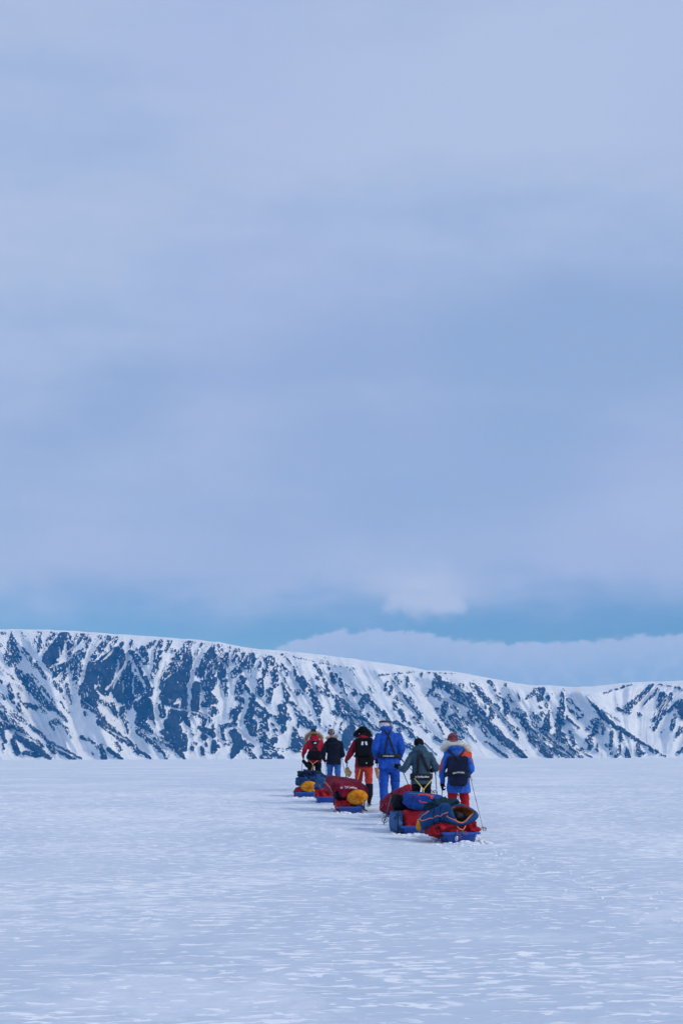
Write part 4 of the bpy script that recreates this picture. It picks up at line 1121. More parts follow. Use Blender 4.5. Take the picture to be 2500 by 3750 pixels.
class Person:
    def __init__(s, cfg):
        s.c = cfg
        g = ground_hit(cfg['cx'], cfg['feet'])
        g.z = hz(g.x, g.y)
        s.root = empty('person', g, 0.0)
        tag(s.root, cfg['label'], 'person', 'people hauling sledges')
        s.Y = g.y; s.S = 5300.0 / g.y; s.cx = cfg['cx']; s.feet = cfg['feet']
        s.build()

    def J(s, px, py, y=0.0):
        return Vector(((px - s.cx) / s.S, y, (s.feet - py) / s.S))

    def world(s, v):
        return s.root.location + v

    def back(s, x, z, lift=0.0):
        """y of the jacket's back at x, z"""
        sp = s.torso
        zs = [r[0] for r in sp]
        rx = np.interp(z, zs, [r[1] for r in sp]); ry = np.interp(z, zs, [r[2] for r in sp]); xo = np.interp(z, zs, [r[3] for r in sp]); yo = np.interp(z, zs, [r[4] for r in sp])
        u = min(0.98, abs((x - xo) / rx))
        return yo - ry * (1 - u ** 2.35) ** (1 / 2.35) - lift

    def on_back(s, x, z, lift=0.0):
        return Vector((x, s.back(x, z, lift), z))

    def build(s):
        c = s.c; J = s.J; root = s.root
        top = (s.feet - c['top']) / s.S
        k = c.get('H', top) / 1.80
        s.k = k
        ln = c.get('lean', 0.05)
        hx = (c['head'][0] - s.cx) / s.S; hzc = (s.feet - c['head'][1]) / s.S
        xo = c.get('torso_x', 0.0)
        hem = (s.feet - c['hem']) / s.S; sh = (s.feet - c['shoulder']) / s.S
        wst = hem + (sh - hem) * 0.42
        wd = c.get('w', 1.0) * k
        s.torso = [(hem, 0.215 * wd, 0.165 * k, xo, -0.01), (hem + 0.02, 0.222 * wd, 0.17 * k, xo, -0.005), (wst - 0.06, 0.205 * wd, 0.155 * k, xo, ln * 0.3), (wst, 0.198 * wd, 0.15 * k, xo, ln * 0.4),
                   ((wst + sh) / 2, 0.215 * wd, 0.165 * k, xo, ln * 0.75), (sh - 0.10 * k, 0.225 * wd, 0.165 * k, xo, ln), (sh - 0.03 * k, 0.183 * wd, 0.14 * k, xo, ln * 1.1), (sh + 0.03 * k, 0.120 * wd, 0.11 * k, xo * 0.7 + hx * 0.3, ln * 1.25), (sh + 0.075 * k, 0.085 * k, 0.085 * k, hx * 0.8, ln * 1.5)]
        headc = Vector((hx, ln * 2.0 + c.get('head_y', 0.02), hzc))
        hip = {-1: Vector((-0.10 * k, 0, 0.90 * k)), 1: Vector((0.10 * k, 0, 0.90 * k))}
        legs = c.get('legs', {})
        kn, an = {}, {}
        for sd in (-1, 1):
            st = legs.get(sd, (0.06 * sd, 0.0))
            an[sd] = Vector((sd * 0.125 * k + 0.0, st[0], 0.10 * k + max(0, st[1])))
            kn[sd] = Vector((sd * 0.12 * k, st[0] * 0.5 + 0.07, 0.50 * k + st[1] * 0.5))
        sj = {sd: Vector((xo + sd * 0.182 * wd, ln * 1.05, sh - 0.072 * k)) for sd in (-1, 1)}
        el = {-1: J(*c['elbow'][-1]), 1: J(*c['elbow'][1])}
        ha = {-1: J(*c['hand'][-1]), 1: J(*c['hand'][1])}
        s.hand = ha
        # body: one continuous figure, mostly covered by the clothes
        mb = MB()
        mb.loft(rings_at([(r[0], r[1] * 0.74, r[2] * 0.72, r[3], r[4]) for r in s.torso if r[0] > hem + 0.01] + [(sh + 0.12 * k, 0.058, 0.06, hx, headc.y - 0.03)], 14))
        mb.loft(rings_at([(0.80 * k, 0.13 * k, 0.10 * k, 0, 0), (0.95 * k, 0.15 * k, 0.11 * k, 0, 0), (hem + 0.15, 0.14 * k, 0.10 * k, xo, ln * 0.3)], 14))
        mb.ball(headc, (0.078, 0.098, 0.118), 16, 12)
        mb.tube([headc + Vector((0, 0.085, 0.02)), headc + Vector((0, 0.112, -0.02)), headc + Vector((0, 0.10, -0.035))], [0.009, 0.016, 0.012], 8)
        mb.ball(headc + Vector((0, 0.06, -0.085)), (0.045, 0.04, 0.035), 10, 6)
        for sd in (-1, 1):
            mb.ball(headc + Vector((sd * 0.08, -0.005, 0.0)), (0.012, 0.022, 0.034), 8, 6)
            mb.tube([sj[sd], sj[sd].lerp(el[sd], 0.5), el[sd], el[sd].lerp(ha[sd], 0.5), ha[sd]], [0.052 * k, 0.047 * k, 0.04 * k, 0.036 * k, 0.028 * k], 10)
            mb.tube([hip[sd], hip[sd].lerp(kn[sd], 0.5), kn[sd], kn[sd].lerp(an[sd], 0.4), an[sd]], [0.085 * k, 0.075 * k, 0.055 * k, 0.052 * k, 0.035 * k], 10)
        b = mb.build('body', M('skin'), root); soften(b, 0.015, 3, 0.0)
        # jacket
        mb = MB(); mb.loft(rings_at(s.torso))
        slv = c.get('sleeve', 1.0)
        for sd in (-1, 1):
            cuff = el[sd].lerp(ha[sd], 0.92)
            mb.tube([sj[sd] + Vector((-sd * 0.06, 0, 0.01)), sj[sd], sj[sd].lerp(el[sd], 0.5), el[sd].lerp(sj[sd], 0.12), el[sd], el[sd].lerp(cuff, 0.4), cuff],
                    [0.075 * k * slv, 0.088 * k * slv, 0.082 * k * slv, 0.080 * k * slv, 0.076 * k * slv, 0.070 * k * slv, 0.050 * k * slv], 14)
        hd = c.get('hood')
        if hd:
            hxp, hyp, hw, hh = hd
            p = J(hxp, hyp); p.y = headc.y - 0.10
            mb.ball(p, (hw, 0.10, hh), 16, 10)
            mb.ball(p + Vector((0, 0.07, -0.02)), (hw * 1.02, 0.10, hh * 0.8), 16, 10)
        jk = mb.build('jacket', c['jacket'], root)
        soften(jk, 0.0125, 4, c.get('fold', 0.040), 0.13, 0.022)
        # trousers
        mb = MB()
        zt = max(hem + 0.10, 0.92 * k)
        mb.loft(rings_at([(0.79 * k, 0.135 * k, 0.12 * k, 0, 0), (0.86 * k, 0.175 * k, 0.14 * k, 0, 0), (0.95 * k, 0.185 * k, 0.145 * k, 0, 0), (zt, 0.165 * k, 0.13 * k, 0, 0)]))
        lw = c.get('leg_w', 1.0)
        for sd in (-1, 1):
            ft = an[sd] + Vector((0, 0, -0.02)) if not c.get('gaiter') else kn[sd].lerp(an[sd], 0.35)
            mb.tube([hip[sd] + Vector((0, 0, 0.02)), hip[sd].lerp(kn[sd], 0.35), hip[sd].lerp(kn[sd], 0.75), kn[sd], kn[sd].lerp(ft, 0.3), kn[sd].lerp(ft, 0.7), ft],
                    [0.105 * k * lw, 0.105 * k * lw, 0.09 * k * lw, 0.083 * k * lw, 0.085 * k * lw, 0.078 * k * lw, 0.075 * k * lw], 14)
        tr = mb.build('trousers', c['trousers'], root)
        soften(tr, 0.0125, 4, 0.045, 0.11, 0.022)
        # boots, with gaiters where they show
        for sd in (-1, 1):
            a = an[sd]
            mb = MB()
            mb.tube([a + Vector((0, -0.015, 0.16 * k if not c.get('gaiter') else 0.36 * k)), a + Vector((0, -0.012, 0.10)), a + Vector((0, -0.012, 0.0))], [0.092 * k if c.get('gaiter') else 0.06, 0.085 * k if c.get('gaiter') else 0.062, 0.058], 12)
            mb.tube([a + Vector((0, -0.09, -0.045)), a + Vector((0, 0.0, -0.04)), a + Vector((0, 0.10, -0.05)), a + Vector((0, 0.20, -0.06))], [(0.045, 0.045), (0.052, 0.05), (0.045, 0.05), (0.032, 0.042)], 12)
            bt = mb.build('boot', M('black') if not c.get('gaiter') else M('navy'), root)
            soften(bt, 0.012, 3, 0.012, 0.06)
        # gloves: palm, four fingers closed round the grip, thumb across
        for sd in (-1, 1):
            if sd in c.get('no_glove', ()): continue
            s.glove(sd, el[sd], ha[sd], c.get('glove', M('black')))
        # headgear
        hat = c['hat']
        mb = MB()
        top_z = top
        bot = headc.z - 0.045 * k
        hw = c.get('hat_w', 0.105)
        rows = []
        for i in range(9):
            u = i / 8.0
            z = bot + (top_z - bot) * u
            rr = hw * math.sqrt(max(0.0, 1 - max(0.0, (u - 0.35) / 0.66) ** 2)) * (1.0 if u > 0.1 else 1.03)
            rows.append((z, max(rr, 0.012), max(rr * 1.12, 0.012), hx, headc.y - 0.004))
        mb.loft(rings_at(rows, 24))
        if c.get('hat_band'):
            rows2 = [(bot - 0.004, hw * 1.03, hw * 1.15, hx, headc.y), (bot + 0.035, hw * 1.08, hw * 1.2, hx, headc.y), (bot + 0.06, hw * 1.04, hw * 1.16, hx, headc.y)]
            mb.loft(rings_at(rows2, 24))
        h = mb.build('hat', hat, root)
        sm = h.modifiers.new('round', 'SUBSURF'); sm.levels = 1; sm.render_levels = 1
        s.headc = headc; s.hx = hx; s.sh = sh; s.hem = hem; s.top = top; s.sj = sj; s.el = el; s.an = an; s.kn = kn

    def glove(s, sd, e, h, mat):
        d = (h - e).normalized()
        ax = Vector((0.12 * -sd, 0.2, 1.0)).normalized()             # pole grip direction
        side = d.cross(ax).normalized(); ax = side.cross(d).normalized()
        mb = MB()
        mb.tube([h - d * 0.05, h - d * 0.01, h + d * 0.03], [0.046, 0.046, 0.044], 10)
        mb.tube([h + d * 0.0, h + d * 0.045, h + d * 0.075], [(0.046, 0.024), (0.048, 0.026), (0.044, 0.022)], 10, ref=ax)
        for i in range(4):
            o_ = ax * (0.033 - i * 0.022); ln_ = [0.95, 1.05, 1.0, 0.8][i]
            b0 = h + d * 0.07 + o_
            mb.tube([b0, b0 + d * 0.028 * ln_ + side * 0.012 * -sd, b0 + d * 0.030 * ln_ + side * 0.040 * -sd, b0 + d * 0.004 + side * 0.052 * -sd], [0.0135, 0.013, 0.0125, 0.011], 8)
        t0 = h + d * 0.02 + ax * 0.035
        mb.tube([t0, t0 + ax * 0.018 + side * 0.02 * -sd + d * 0.012, t0 + ax * 0.006 + side * 0.046 * -sd + d * 0.028], [0.017, 0.0155, 0.013], 8)
        g = mb.build('glove', mat, s.root)
        soften(g, 0.006, 2, 0.006, 0.05)

    def strap(s, pts, w=0.035, th=0.012, mat='strap black', name='harness_strap', lift=0.016):
        out = []
        for i in range(len(pts) - 1):
            for q in range(5):
                a = q / 5; x = pts[i][0] + (pts[i + 1][0] - pts[i][0]) * a; z = pts[i][1] + (pts[i + 1][1] - pts[i][1]) * a
                out.append(s.on_back(x, z, lift))
        out.append(s.on_back(pts[-1][0], pts[-1][1], lift))
        ups = []
        for p in out: ups.append((0, 0, 1))
        t = (out[-1] - out[0]).normalized(); side = t.cross(Vector((0, 1, 0)))
        return MB().ribbon(out, w, th, side).build(name, MAT[mat], s.root)

    def belt(s, z, h=0.075, lift=0.02, word=None, tsize=0.04, mat='strap black', sag=0.0, tx=0.0):
        pts = []
        sp = s.torso; zs = [r[0] for r in sp]
        rx = np.interp(z, zs, [r[1] for r in sp]) + lift; ry = np.interp(z, zs, [r[2] for r in sp]) + lift
        xo = np.interp(z, zs, [r[3] for r in sp]); yo = np.interp(z, zs, [r[4] for r in sp])
        sq = lambda v: math.copysign(abs(v) ** 0.85, v)
        f = lambda a: Vector((xo + rx * sq(math.cos(a)), yo + ry * sq(math.sin(a)), z - sag * max(0, -math.sin(a))))
        b = MB().ribbon([f(2 * math.pi * j / 40) for j in range(40)], h, 0.02, (0, 0, 1), True).build('belt', MAT[mat], s.root)
        if word:
            def fn(u, v):
                a = -math.pi / 2 + (u + tx) / (rx * 1.0)
                p = f(a); n = Vector((p.x - xo, p.y - yo, 0)).normalized()
                return p + n * 0.0125 + Vector((0, 0, v))
            put_text(word, tsize, fn, b, extra=emblem(-tsize * 2.75, 0, tsize * 0.32))
        return b

    def ruff(s, mat, pts_px, r, n, length, ys):
        path = []
        for (px, py), y in zip(pts_px, ys):
            p = s.J(px, py); p.y = s.headc.y + y; path.append(p)
        sm = []
        for i in range(len(path) - 1):
            p0 = path[max(i - 1, 0)]; p1 = path[i]; p2 = path[i + 1]; p3 = path[min(i + 2, len(path) - 1)]
            for q in range(5):
                t = q / 5
                sm.append(0.5 * ((2 * p1) + (p2 - p0) * t + (2 * p0 - 5 * p1 + 4 * p2 - p3) * t * t + (3 * p1 - p0 - 3 * p2 + p3) * t ** 3))
        sm.append(path[-1])
        return fur('fur_ruff', mat, s.root, sm, r, n, length, seed=int(s.cx))


def zoned(name, base, zones):
    """cloth with panels of another colour: zones = list of (colour, fn(t, x, y, z) -> mask socket)"""
    m = fabric(name, base)
    t = NT(m.node_tree); b = t.n['Principled BSDF']
    src = b.inputs['Base Color'].links[0].from_socket
    tc = t.new('ShaderNodeTexCoord'); x, y, z = t.sep(tc.outputs['Object'])
    for col, fn in zones:
        src = t.mix(fn(t, x, y, z), src, col + (1,))
    t.link(src, b.inputs['Base Color'])
    return m


# 1: red parka, big tan ruff
p1 = Person(dict(cx=1151, feet=2894, top=2671, head=(1147, 2690), hem=2791, shoulder=2712, w=0.94, lean=0.08, torso_x=0.02, H=1.80,
    elbow={-1: (1116, 2745, 0.03), 1: (1184, 2748, 0.03)}, hand={-1: (1109, 2767, 0.20), 1: (1186, 2774, 0.22)}, hood=(1150, 2704, 0.15, 0.09),
    jacket=M('red'), trousers=M('black'), hat=M('black'), hat_w=0.104, sleeve=1.05, glove=M('maroon'), legs={-1: (-0.10, 0.0), 1: (0.20, 0.0)},
    label='person in a red parka with a tan fur ruff, leftmost in the line'))
p1.ruff('fur tan', [(1119, 2713), (1122, 2700), (1130, 2691), (1142, 2687), (1155, 2687), (1167, 2691), (1175, 2699), (1177, 2710)], 0.045, 1500, 0.085, [0.0, -0.05, -0.09, -0.12, -0.12, -0.09, -0.05, 0.0])
p1.strap([(-0.10, 1.48), (-0.03, 1.36), (0.02, 1.24)], 0.05); p1.strap([(0.15, 1.48), (0.07, 1.36), (0.02, 1.24)], 0.05)
p1.strap([(-0.01, 1.34), (-0.04, 1.2), (-0.06, 1.08)], 0.05, lift=0.012); p1.strap([(0.05, 1.34), (0.09, 1.2), (0.12, 1.08)], 0.05, lift=0.012)
p1.belt(0.94, 0.05)

# 2: navy jacket, patterned hat
p2 = Person(dict(cx=1222, feet=2900, top=2670, head=(1213, 2686), hem=2800, shoulder=2714, w=1.0, lean=0.05, torso_x=0.0, H=1.80,
    elbow={-1: (1181, 2762, -0.02), 1: (1255, 2765, -0.02)}, hand={-1: (1186, 2782, 0.22), 1: (1247, 2772, 0.24)}, hood=(1216, 2712, 0.16, 0.085),
    jacket=M('navy'), trousers=M('jeans'), hat=MAT['knit grey'], hat_w=0.108, legs={-1: (0.15, 0.0), 1: (-0.12, 0.0)},
    label='person in a navy jacket and blue trousers with a patterned knit hat'))
p2.ruff('fur grey', [(1195, 2706), (1203, 2703), (1215, 2704), (1227, 2700), (1236, 2697)], 0.035, 800, 0.05, [-0.06, -0.10, -0.12, -0.11, -0.07])

# 3: dark red jacket, black fur hat, rucksack
p3 = Person(dict(cx=1332, feet=2947, top=2663, head=(1330, 2683), hem=2813, shoulder=2710, w=0.97, lean=0.06, torso_x=0.0, H=1.85, gaiter=True,
    elbow={-1: (1287, 2757, -0.02), 1: (1368, 2756, -0.02)}, hand={-1: (1270, 2784, 0.14), 1: (1378, 2784, 0.10)}, hood=(1330, 2706, 0.13, 0.07),
    jacket=fabric('cloth dark red', (0.27, 0.008, 0.028)), trousers=M('redorange'), hat=M('black'), hat_w=0.125, glove=M('maroon'), legs={-1: (0.28, 0.0), 1: (-0.16, 0.02)},
    label='person in a dark red jacket, red-orange trousers and a bushy black hat'))
ring = [(1303, 2699), (1306, 2690), (1312, 2682), (1320, 2677), (1330, 2676), (1340, 2677), (1348, 2682), (1353, 2690), (1356, 2699)]
p3.ruff('fur black', ring, 0.06, 900, 0.045, [0.0, -0.04, -0.06, -0.07, -0.07, -0.07, -0.06, -0.04, 0.0])
p3.ruff('fur black', [(1306, 2699), (1318, 2698), (1330, 2698), (1342, 2698), (1353, 2699)], 0.05, 500, 0.04, [-0.05, -0.09, -0.1, -0.09, -0.05])

# 4: tall person in blue
p4 = Person(dict(cx=1427, feet=2972, top=2641, head=(1411, 2660), hem=2818, shoulder=2688, w=1.03, lean=0.10, torso_x=-0.01, H=1.98, sleeve=1.08, fold=0.052,
    elbow={-1: (1376, 2742, -0.03), 1: (1472, 2742, -0.04)}, hand={-1: (1381, 2781, 0.16), 1: (1464, 2780, 0.10)}, hood=(1418, 2673, 0.140, 0.075),
    jacket=M('blue'), trousers=M('blue'), hat=MAT['knit white'], hat_w=0.118, leg_w=1.02, legs={-1: (-0.12, 0.0), 1: (0.24, 0.0)},
    label='tall person in bright blue jacket and trousers with crossed black braces'))
p4.ruff('fur tan', [(1396, 2668), (1394, 2660), (1398, 2655), (1410, 2652), (1424, 2653), (1434, 2659), (1441, 2668)], 0.016, 500, 0.03, [0.02, -0.02, -0.05, -0.06, -0.06, -0.03, 0.02])
def px_back(p, lst):
    return [((a - p.cx) / p.S, (p.feet - b) / p.S) for a, b in lst]
p4.strap(px_back(p4, [(1409, 2677), (1423, 2696), (1435, 2728), (1446, 2764)]), 0.034); p4.strap(px_back(p4, [(1433, 2675), (1424, 2697), (1416, 2728), (1409, 2764)]), 0.034, lift=0.024)
p4.belt((p4.feet - 2771) / p4.S, 0.085, 0.03, 'Fjellpulken', 0.040)
hb = MB().ribbon([p4.headc + Vector((0.119 * math.cos(a), 0.131 * math.sin(a), 0.075 - 0.02 * math.sin(a))) for a in [2 * math.pi * j / 24 for j in range(24)]], 0.04, 0.01, (0, 0, 1), True)
hb.build('goggle_strap', plain('strap plum', (0.03, 0.018, 0.04), 0.7), p4.root)

# 5: slate jacket, black trousers
p5 = Person(dict(cx=1544, feet=3008, top=2708, head=(1537, 2729), hem=2876, shoulder=2759, w=1.0, lean=0.04, torso_x=0.0, H=1.66,
    elbow={-1: (1481, 2824, -0.06), 1: (1599, 2816, -0.06)}, hand={-1: (1460, 2814, 0.02), 1: (1592, 2824, 0.16)}, hood=(1540, 2752, 0.155, 0.085),
    jacket=M('teal'), trousers=M('black'), hat=M('black'), hat_w=0.100, legs={-1: (0.10, 0.0), 1: (-0.10, 0.0)}, sleeve=1.0,
    label='person in a slate grey jacket and black hat, yellow tow line behind'))
hd5 = MB(); q = p5.J(1538, 2740); q.y = p5.headc.y - 0.085
hd5.tube([q + Vector((-0.09, 0.03, -0.02)), q + Vector((0, 0, 0.03)), q + Vector((0.09, 0.03, -0.02)), q + Vector((0.16, 0.05, -0.09))], [0.03, 0.045, 0.04, 0.02], 10)
hd5.tube([q + Vector((-0.17, 0.03, -0.11)), q + Vector((-0.08, -0.015, -0.125)), q + Vector((0.01, -0.03, -0.135)), q + Vector((0.10, -0.015, -0.12)), q + Vector((0.19, 0.03, -0.10))], [0.02, 0.032, 0.036, 0.032, 0.02], 10)
hd5 = soften(hd5.build('hood', M('teal'), p5.root), 0.010, 3, 0.012)
p5.strap(px_back(p5, [(1534, 2766), (1532, 2800), (1529, 2842)]), 0.055); p5.strap(px_back(p5, [(1543, 2766), (1556, 2798), (1571, 2830)]), 0.05)
p5.belt((p5.feet - 2849) / p5.S, 0.125, 0.022, 'Fjellpulken', 0.048, tx=0.03)

# 6: blue and orange jacket, red trousers
def zone_left_arm(t, x, y, z):
    a = t.smooth(t.math('ADD', x, t.math('MULTIPLY', t.math('SUBTRACT', z, 1.05), -0.13)), -0.325, -0.318, 1.0, 0.0)
    return t.math('MULTIPLY', a, t.math('MULTIPLY', t.smooth(z, 1.31, 1.32, 1, 0), t.smooth(z, 1.02, 1.03)))
def zone_right(t, x, y, z):
    a = t.math('MULTIPLY', t.smooth(t.math('SUBTRACT', x, t.math('MULTIPLY', t.math('SUBTRACT', z, 1.33), 1.5)), -0.02, -0.014), t.math('MULTIPLY', t.smooth(x, 0.0, 0.004), t.smooth(t.math('ADD', z, t.math('MULTIPLY', x, 0.10)), 1.305, 1.312)))
    b = t.math('MULTIPLY', t.smooth(t.math('ADD', x, t.math('MULTIPLY', t.math('SUBTRACT', z, 1.2), 0.62)), 0.265, 0.272), t.smooth(z, 1.12, 1.13))
    return t.math('MULTIPLY', t.math('MAXIMUM', a, b), t.smooth(z, 1.47, 1.48, 1, 0))
jk6 = zoned('cloth blue orange', C['blue_lt'], [((0.52, 0.065, 0.04), zone_left_arm), ((0.58, 0.075, 0.035), zone_right)])
p6 = Person(dict(cx=1681, feet=3030, top=2688, head=(1664, 2713), hem=2905, shoulder=2754, w=1.02, lean=0.05, torso_x=0.0, H=1.76,
    elbow={-1: (1622, 2818, -0.03), 1: (1726, 2818, -0.05)}, hand={-1: (1622, 2876, 0.03), 1: (1722, 2838, 0.18)}, hood=(1675, 2745, 0.165, 0.075),
    jacket=jk6, trousers=M('red2'), hat=MAT['knit maroon'], hat_w=0.103, legs={-1: (-0.06, 0.0), 1: (0.12, 0.0)}, sleeve=0.95,
    label='person in a blue and orange jacket with a pale fur ruff, nearest on the right'))
p6.ruff('fur pale', [(1629, 2750), (1634, 2740), (1646, 2732), (1662, 2730), (1680, 2730), (1698, 2734), (1714, 2742), (1722, 2752), (1724, 2760)], 0.048, 2000, 0.05, [0.02, -0.05, -0.11, -0.14, -0.14, -0.12, -0.09, -0.04, 0.02])


# ------------------------------------------------------------------ packs
def pack_at(p, name, label):
    r = empty(name, p.root.location); tag(r, label, 'backpack' if name == 'backpack' else 'waist pack')
    return r
r3 = pack_at(p3, 'backpack', 'black backpack with two white tags on the dark red jacket')
x0, x1 = (1301 - p3.cx) / p3.S, (1364 - p3.cx) / p3.S; zt, zb = (p3.feet - 2712) / p3.S, (p3.feet - 2774) / p3.S
crumple('pack_body', M('black'), r3, ((x0 + x1) / 2, p3.back(0, 1.3) - 0.085, (zt + zb) / 2), (x1 - x0, 0.20, zt - zb + 0.02), (R(-4), 0, 0), 0.35, 0.015, 61)
crumple('pack_lid', M('black'), r3, ((x0 + x1) / 2, p3.back(0, 1.3) - 0.075, zt - 0.02), ((x1 - x0) * 0.92, 0.20, 0.11), (0, 0, 0), 0.5, 0.015, 62)
crumple('pouch', M('black'), r3, (0.045, p3.back(0, 1.05) - 0.075, (p3.feet - 2792) / p3.S), (0.36, 0.15, 0.24), (0, 0, 0), 0.5, 0.02, 63)
for px in (1327, 1341):
    q = p3.J(px, 2727); MB().box((q.x, p3.back(0, 1.3) - 0.197, q.z), (0.044, 0.012, 0.085), Matrix.Rotation(R(8 if px < 1330 else -14), 3, 'Y')).build('tag', MAT['white print'], r3, smooth=False)
wb = MB().ribbon([Vector((0.235 * math.cos(a), p3.back(0, 1.14) + 0.13 + 0.225 * math.sin(a), (p3.feet - 2773) / p3.S)) for a in np.linspace(-math.pi * 1.02, 0.02, 20)], 0.05, 0.012, (0, 0, 1)).build('waist_belt', MAT['strap black'], r3)
put_text('Fjellpulken', 0.042, lambda u, v: Vector((u + 0.01, p3.back(0, 1.14) - 0.103 + 1.6 * u * u, (p3.feet - 2773) / p3.S + v)), r3)
q = p3.J(1341, 2798); MB().ball((q.x, p3.back(0, 1.05) - 0.15, q.z), (0.018, 0.006, 0.014), 8, 6).build('badge', MAT['white print'], r3)

r6 = pack_at(p6, 'backpack', 'flat navy backpack with white lettering on the blue and orange jacket')
yb6 = p6.back(0, 1.1)
nv = fabric('cloth night', (0.009, 0.014, 0.042))
x0, x1 = (1639 - p6.cx) / p6.S, (1711 - p6.cx) / p6.S
crumple('pack_body', nv, r6, ((x0 + x1) / 2, yb6 - 0.04, (p6.feet - 2807) / p6.S), (x1 - x0, 0.11, 0.31), (R(-2), 0, 0), 0.25, 0.012, 65)
crumple('pouch', nv, r6, ((x0 + x1) / 2 + 0.015, yb6 - 0.055, (p6.feet - 2856) / p6.S), (0.31, 0.12, 0.23), (0, 0, 0), 0.3, 0.012, 66)
wb = MB().ribbon([Vector(((x0 + x1) / 2 + 0.235 * math.cos(a), yb6 + 0.10 + 0.235 * math.sin(a), (p6.feet - 2838) / p6.S - 0.03 + 0.05 * max(0, -math.sin(a)))) for a in np.linspace(-math.pi * 1.03, 0.03, 24)], 0.085, 0.02, (0, 0, 1)).build('waist_belt', MAT['strap black'], r6)
put_text('FJELLPULKEN', 0.037, lambda u, v: Vector(((x0 + x1) / 2 + 0.01 + u, yb6 - 0.15 + 1.2 * u * u, (p6.feet - 2832) / p6.S + v - 1.3 * u * u + 0.05 * u)), r6)
for a, b in (((1642, 2752), (1673, 2780)), ((1704, 2750), (1680, 2780))):
    A = p6.J(*a); B = p6.J(*b)
    MB().ribbon([Vector((A.x, p6.back(A.x, A.z) - 0.035, A.z)), Vector(((A.x + B.x) / 2, p6.back(0, 1.3) - 0.03, (A.z + B.z) / 2)), Vector((B.x, yb6 - 0.09, B.z))], 0.04, 0.014, (1, 0, 0.6)).build('shoulder_strap', MAT['strap black'], r6)
q = p6.J(1677, 2781); MB().box((q.x, yb6 - 0.095, q.z), (0.05, 0.02, 0.04)).build('buckle', MAT['black plastic'], r6, smooth=False)
for a, b in (((1655, 2874), (1674, 2902)), ((1697, 2874), (1680, 2902))):
    A = p6.J(*a); B = p6.J(*b)
    MB().tube([Vector((A.x, yb6 - 0.08, A.z)), Vector((B.x, yb6 - 0.10, B.z))], 0.008, 6).build('cord', MAT['rope dark'], r6)

r1 = pack_at(p1, 'waist_pack', 'wide black pack on the back of the leftmost red parka')
crumple('pack_body', M('black'), r1, (0.02, p1.back(0, 1.05) - 0.04, (p1.feet - 2768) / p1.S), (0.46, 0.16, 0.27), (0, 0, 0), 0.4, 0.02, 67)
q = p1.J(1154, 2722)
pl = crumple('harness_plate', M('black'), r1, (q.x, p1.back(q.x, q.z) - 0.02, q.z), (0.15, 0.04, 0.11), (0, 0, 0), 0.7, 0.005, 68)[0]
mesh_obj('badge', [(q.x - 0.04, p1.back(q.x, q.z) - 0.05, q.z - 0.01), (q.x + 0.04, p1.back(q.x, q.z) - 0.05, q.z - 0.01), (q.x + 0.012, p1.back(q.x, q.z) - 0.05, q.z + 0.022), (q.x + 0.045, p1.back(q.x, q.z) - 0.05, q.z - 0.028), (q.x - 0.045, p1.back(q.x, q.z) - 0.05, q.z - 0.028), (q.x - 0.045, p1.back(q.x, q.z) - 0.05, q.z - 0.014), (q.x + 0.045, p1.back(q.x, q.z) - 0.05, q.z - 0.014)], [(0, 1, 2), (4, 3, 6, 5)], MAT['white print'], r1, smooth=False)


# ------------------------------------------------------------------ ski poles
def ski_pole(label, top, tip, r=0.0085, basket=True, bas_at=0.09, loop=True):
    top = Vector(top); tip = Vector(tip)
    root = empty('ski_pole', tip); tag(root, label, 'ski pole', 'ski poles')
    d = (top - tip); L = d.length; d.normalize(); t = top - tip
    MB().tube([d * 0.03, d * (L * 0.55), d * (L - 0.12)], [r * 0.75, r * 0.9, r], 8).build('shaft', MAT['pole metal'], root)
    MB().tube([d * (L - 0.13), d * (L - 0.06), d * (L - 0.01), d * (L + 0.012)], [r * 1.6, r * 1.9, r * 1.8, r * 2.1], 10).build('grip', MAT['black plastic'], root)
    MB().tube([Vector((0, 0, 0)), d * 0.04], [0.003, 0.006], 6).build('tip', MAT['steel'], root)
    c = d * (L * 0.55)
    MB().tube([c - d * 0.03, c, c + d * 0.03], [r * 1.3, r * 1.7, r * 1.3], 8).build('clamp', MAT['black plastic'], root)
    u = d.cross(Vector((0, 1, 0.3))).normalized(); w = d.cross(u)
    if basket:
        b0 = d * bas_at
        bk = MB().tube([b0 + u * (0.055 * math.cos(a)) + w * (0.055 * math.sin(a)) for a in np.linspace(0, 2 * math.pi, 20)], 0.006, 6)
        for a in (0, math.pi / 2, math.pi, 1.5 * math.pi):
            bk.tube([b0 + d * 0.012, b0 + u * (0.055 * math.cos(a)) + w * (0.055 * math.sin(a))], 0.005, 5)
        bk.build('basket', MAT['black plastic'], root)
    if loop:
        MB().ribbon([d * (L - 0.01), d * (L - 0.07) + Vector((0.035, -0.02, -0.02)), d * (L - 0.15) + Vector((0.03, -0.02, -0.02)), d * (L - 0.12)], 0.014, 0.004, (0, 1, 0.2)).build('wrist_strap', MAT['strap black'], root)
    return root


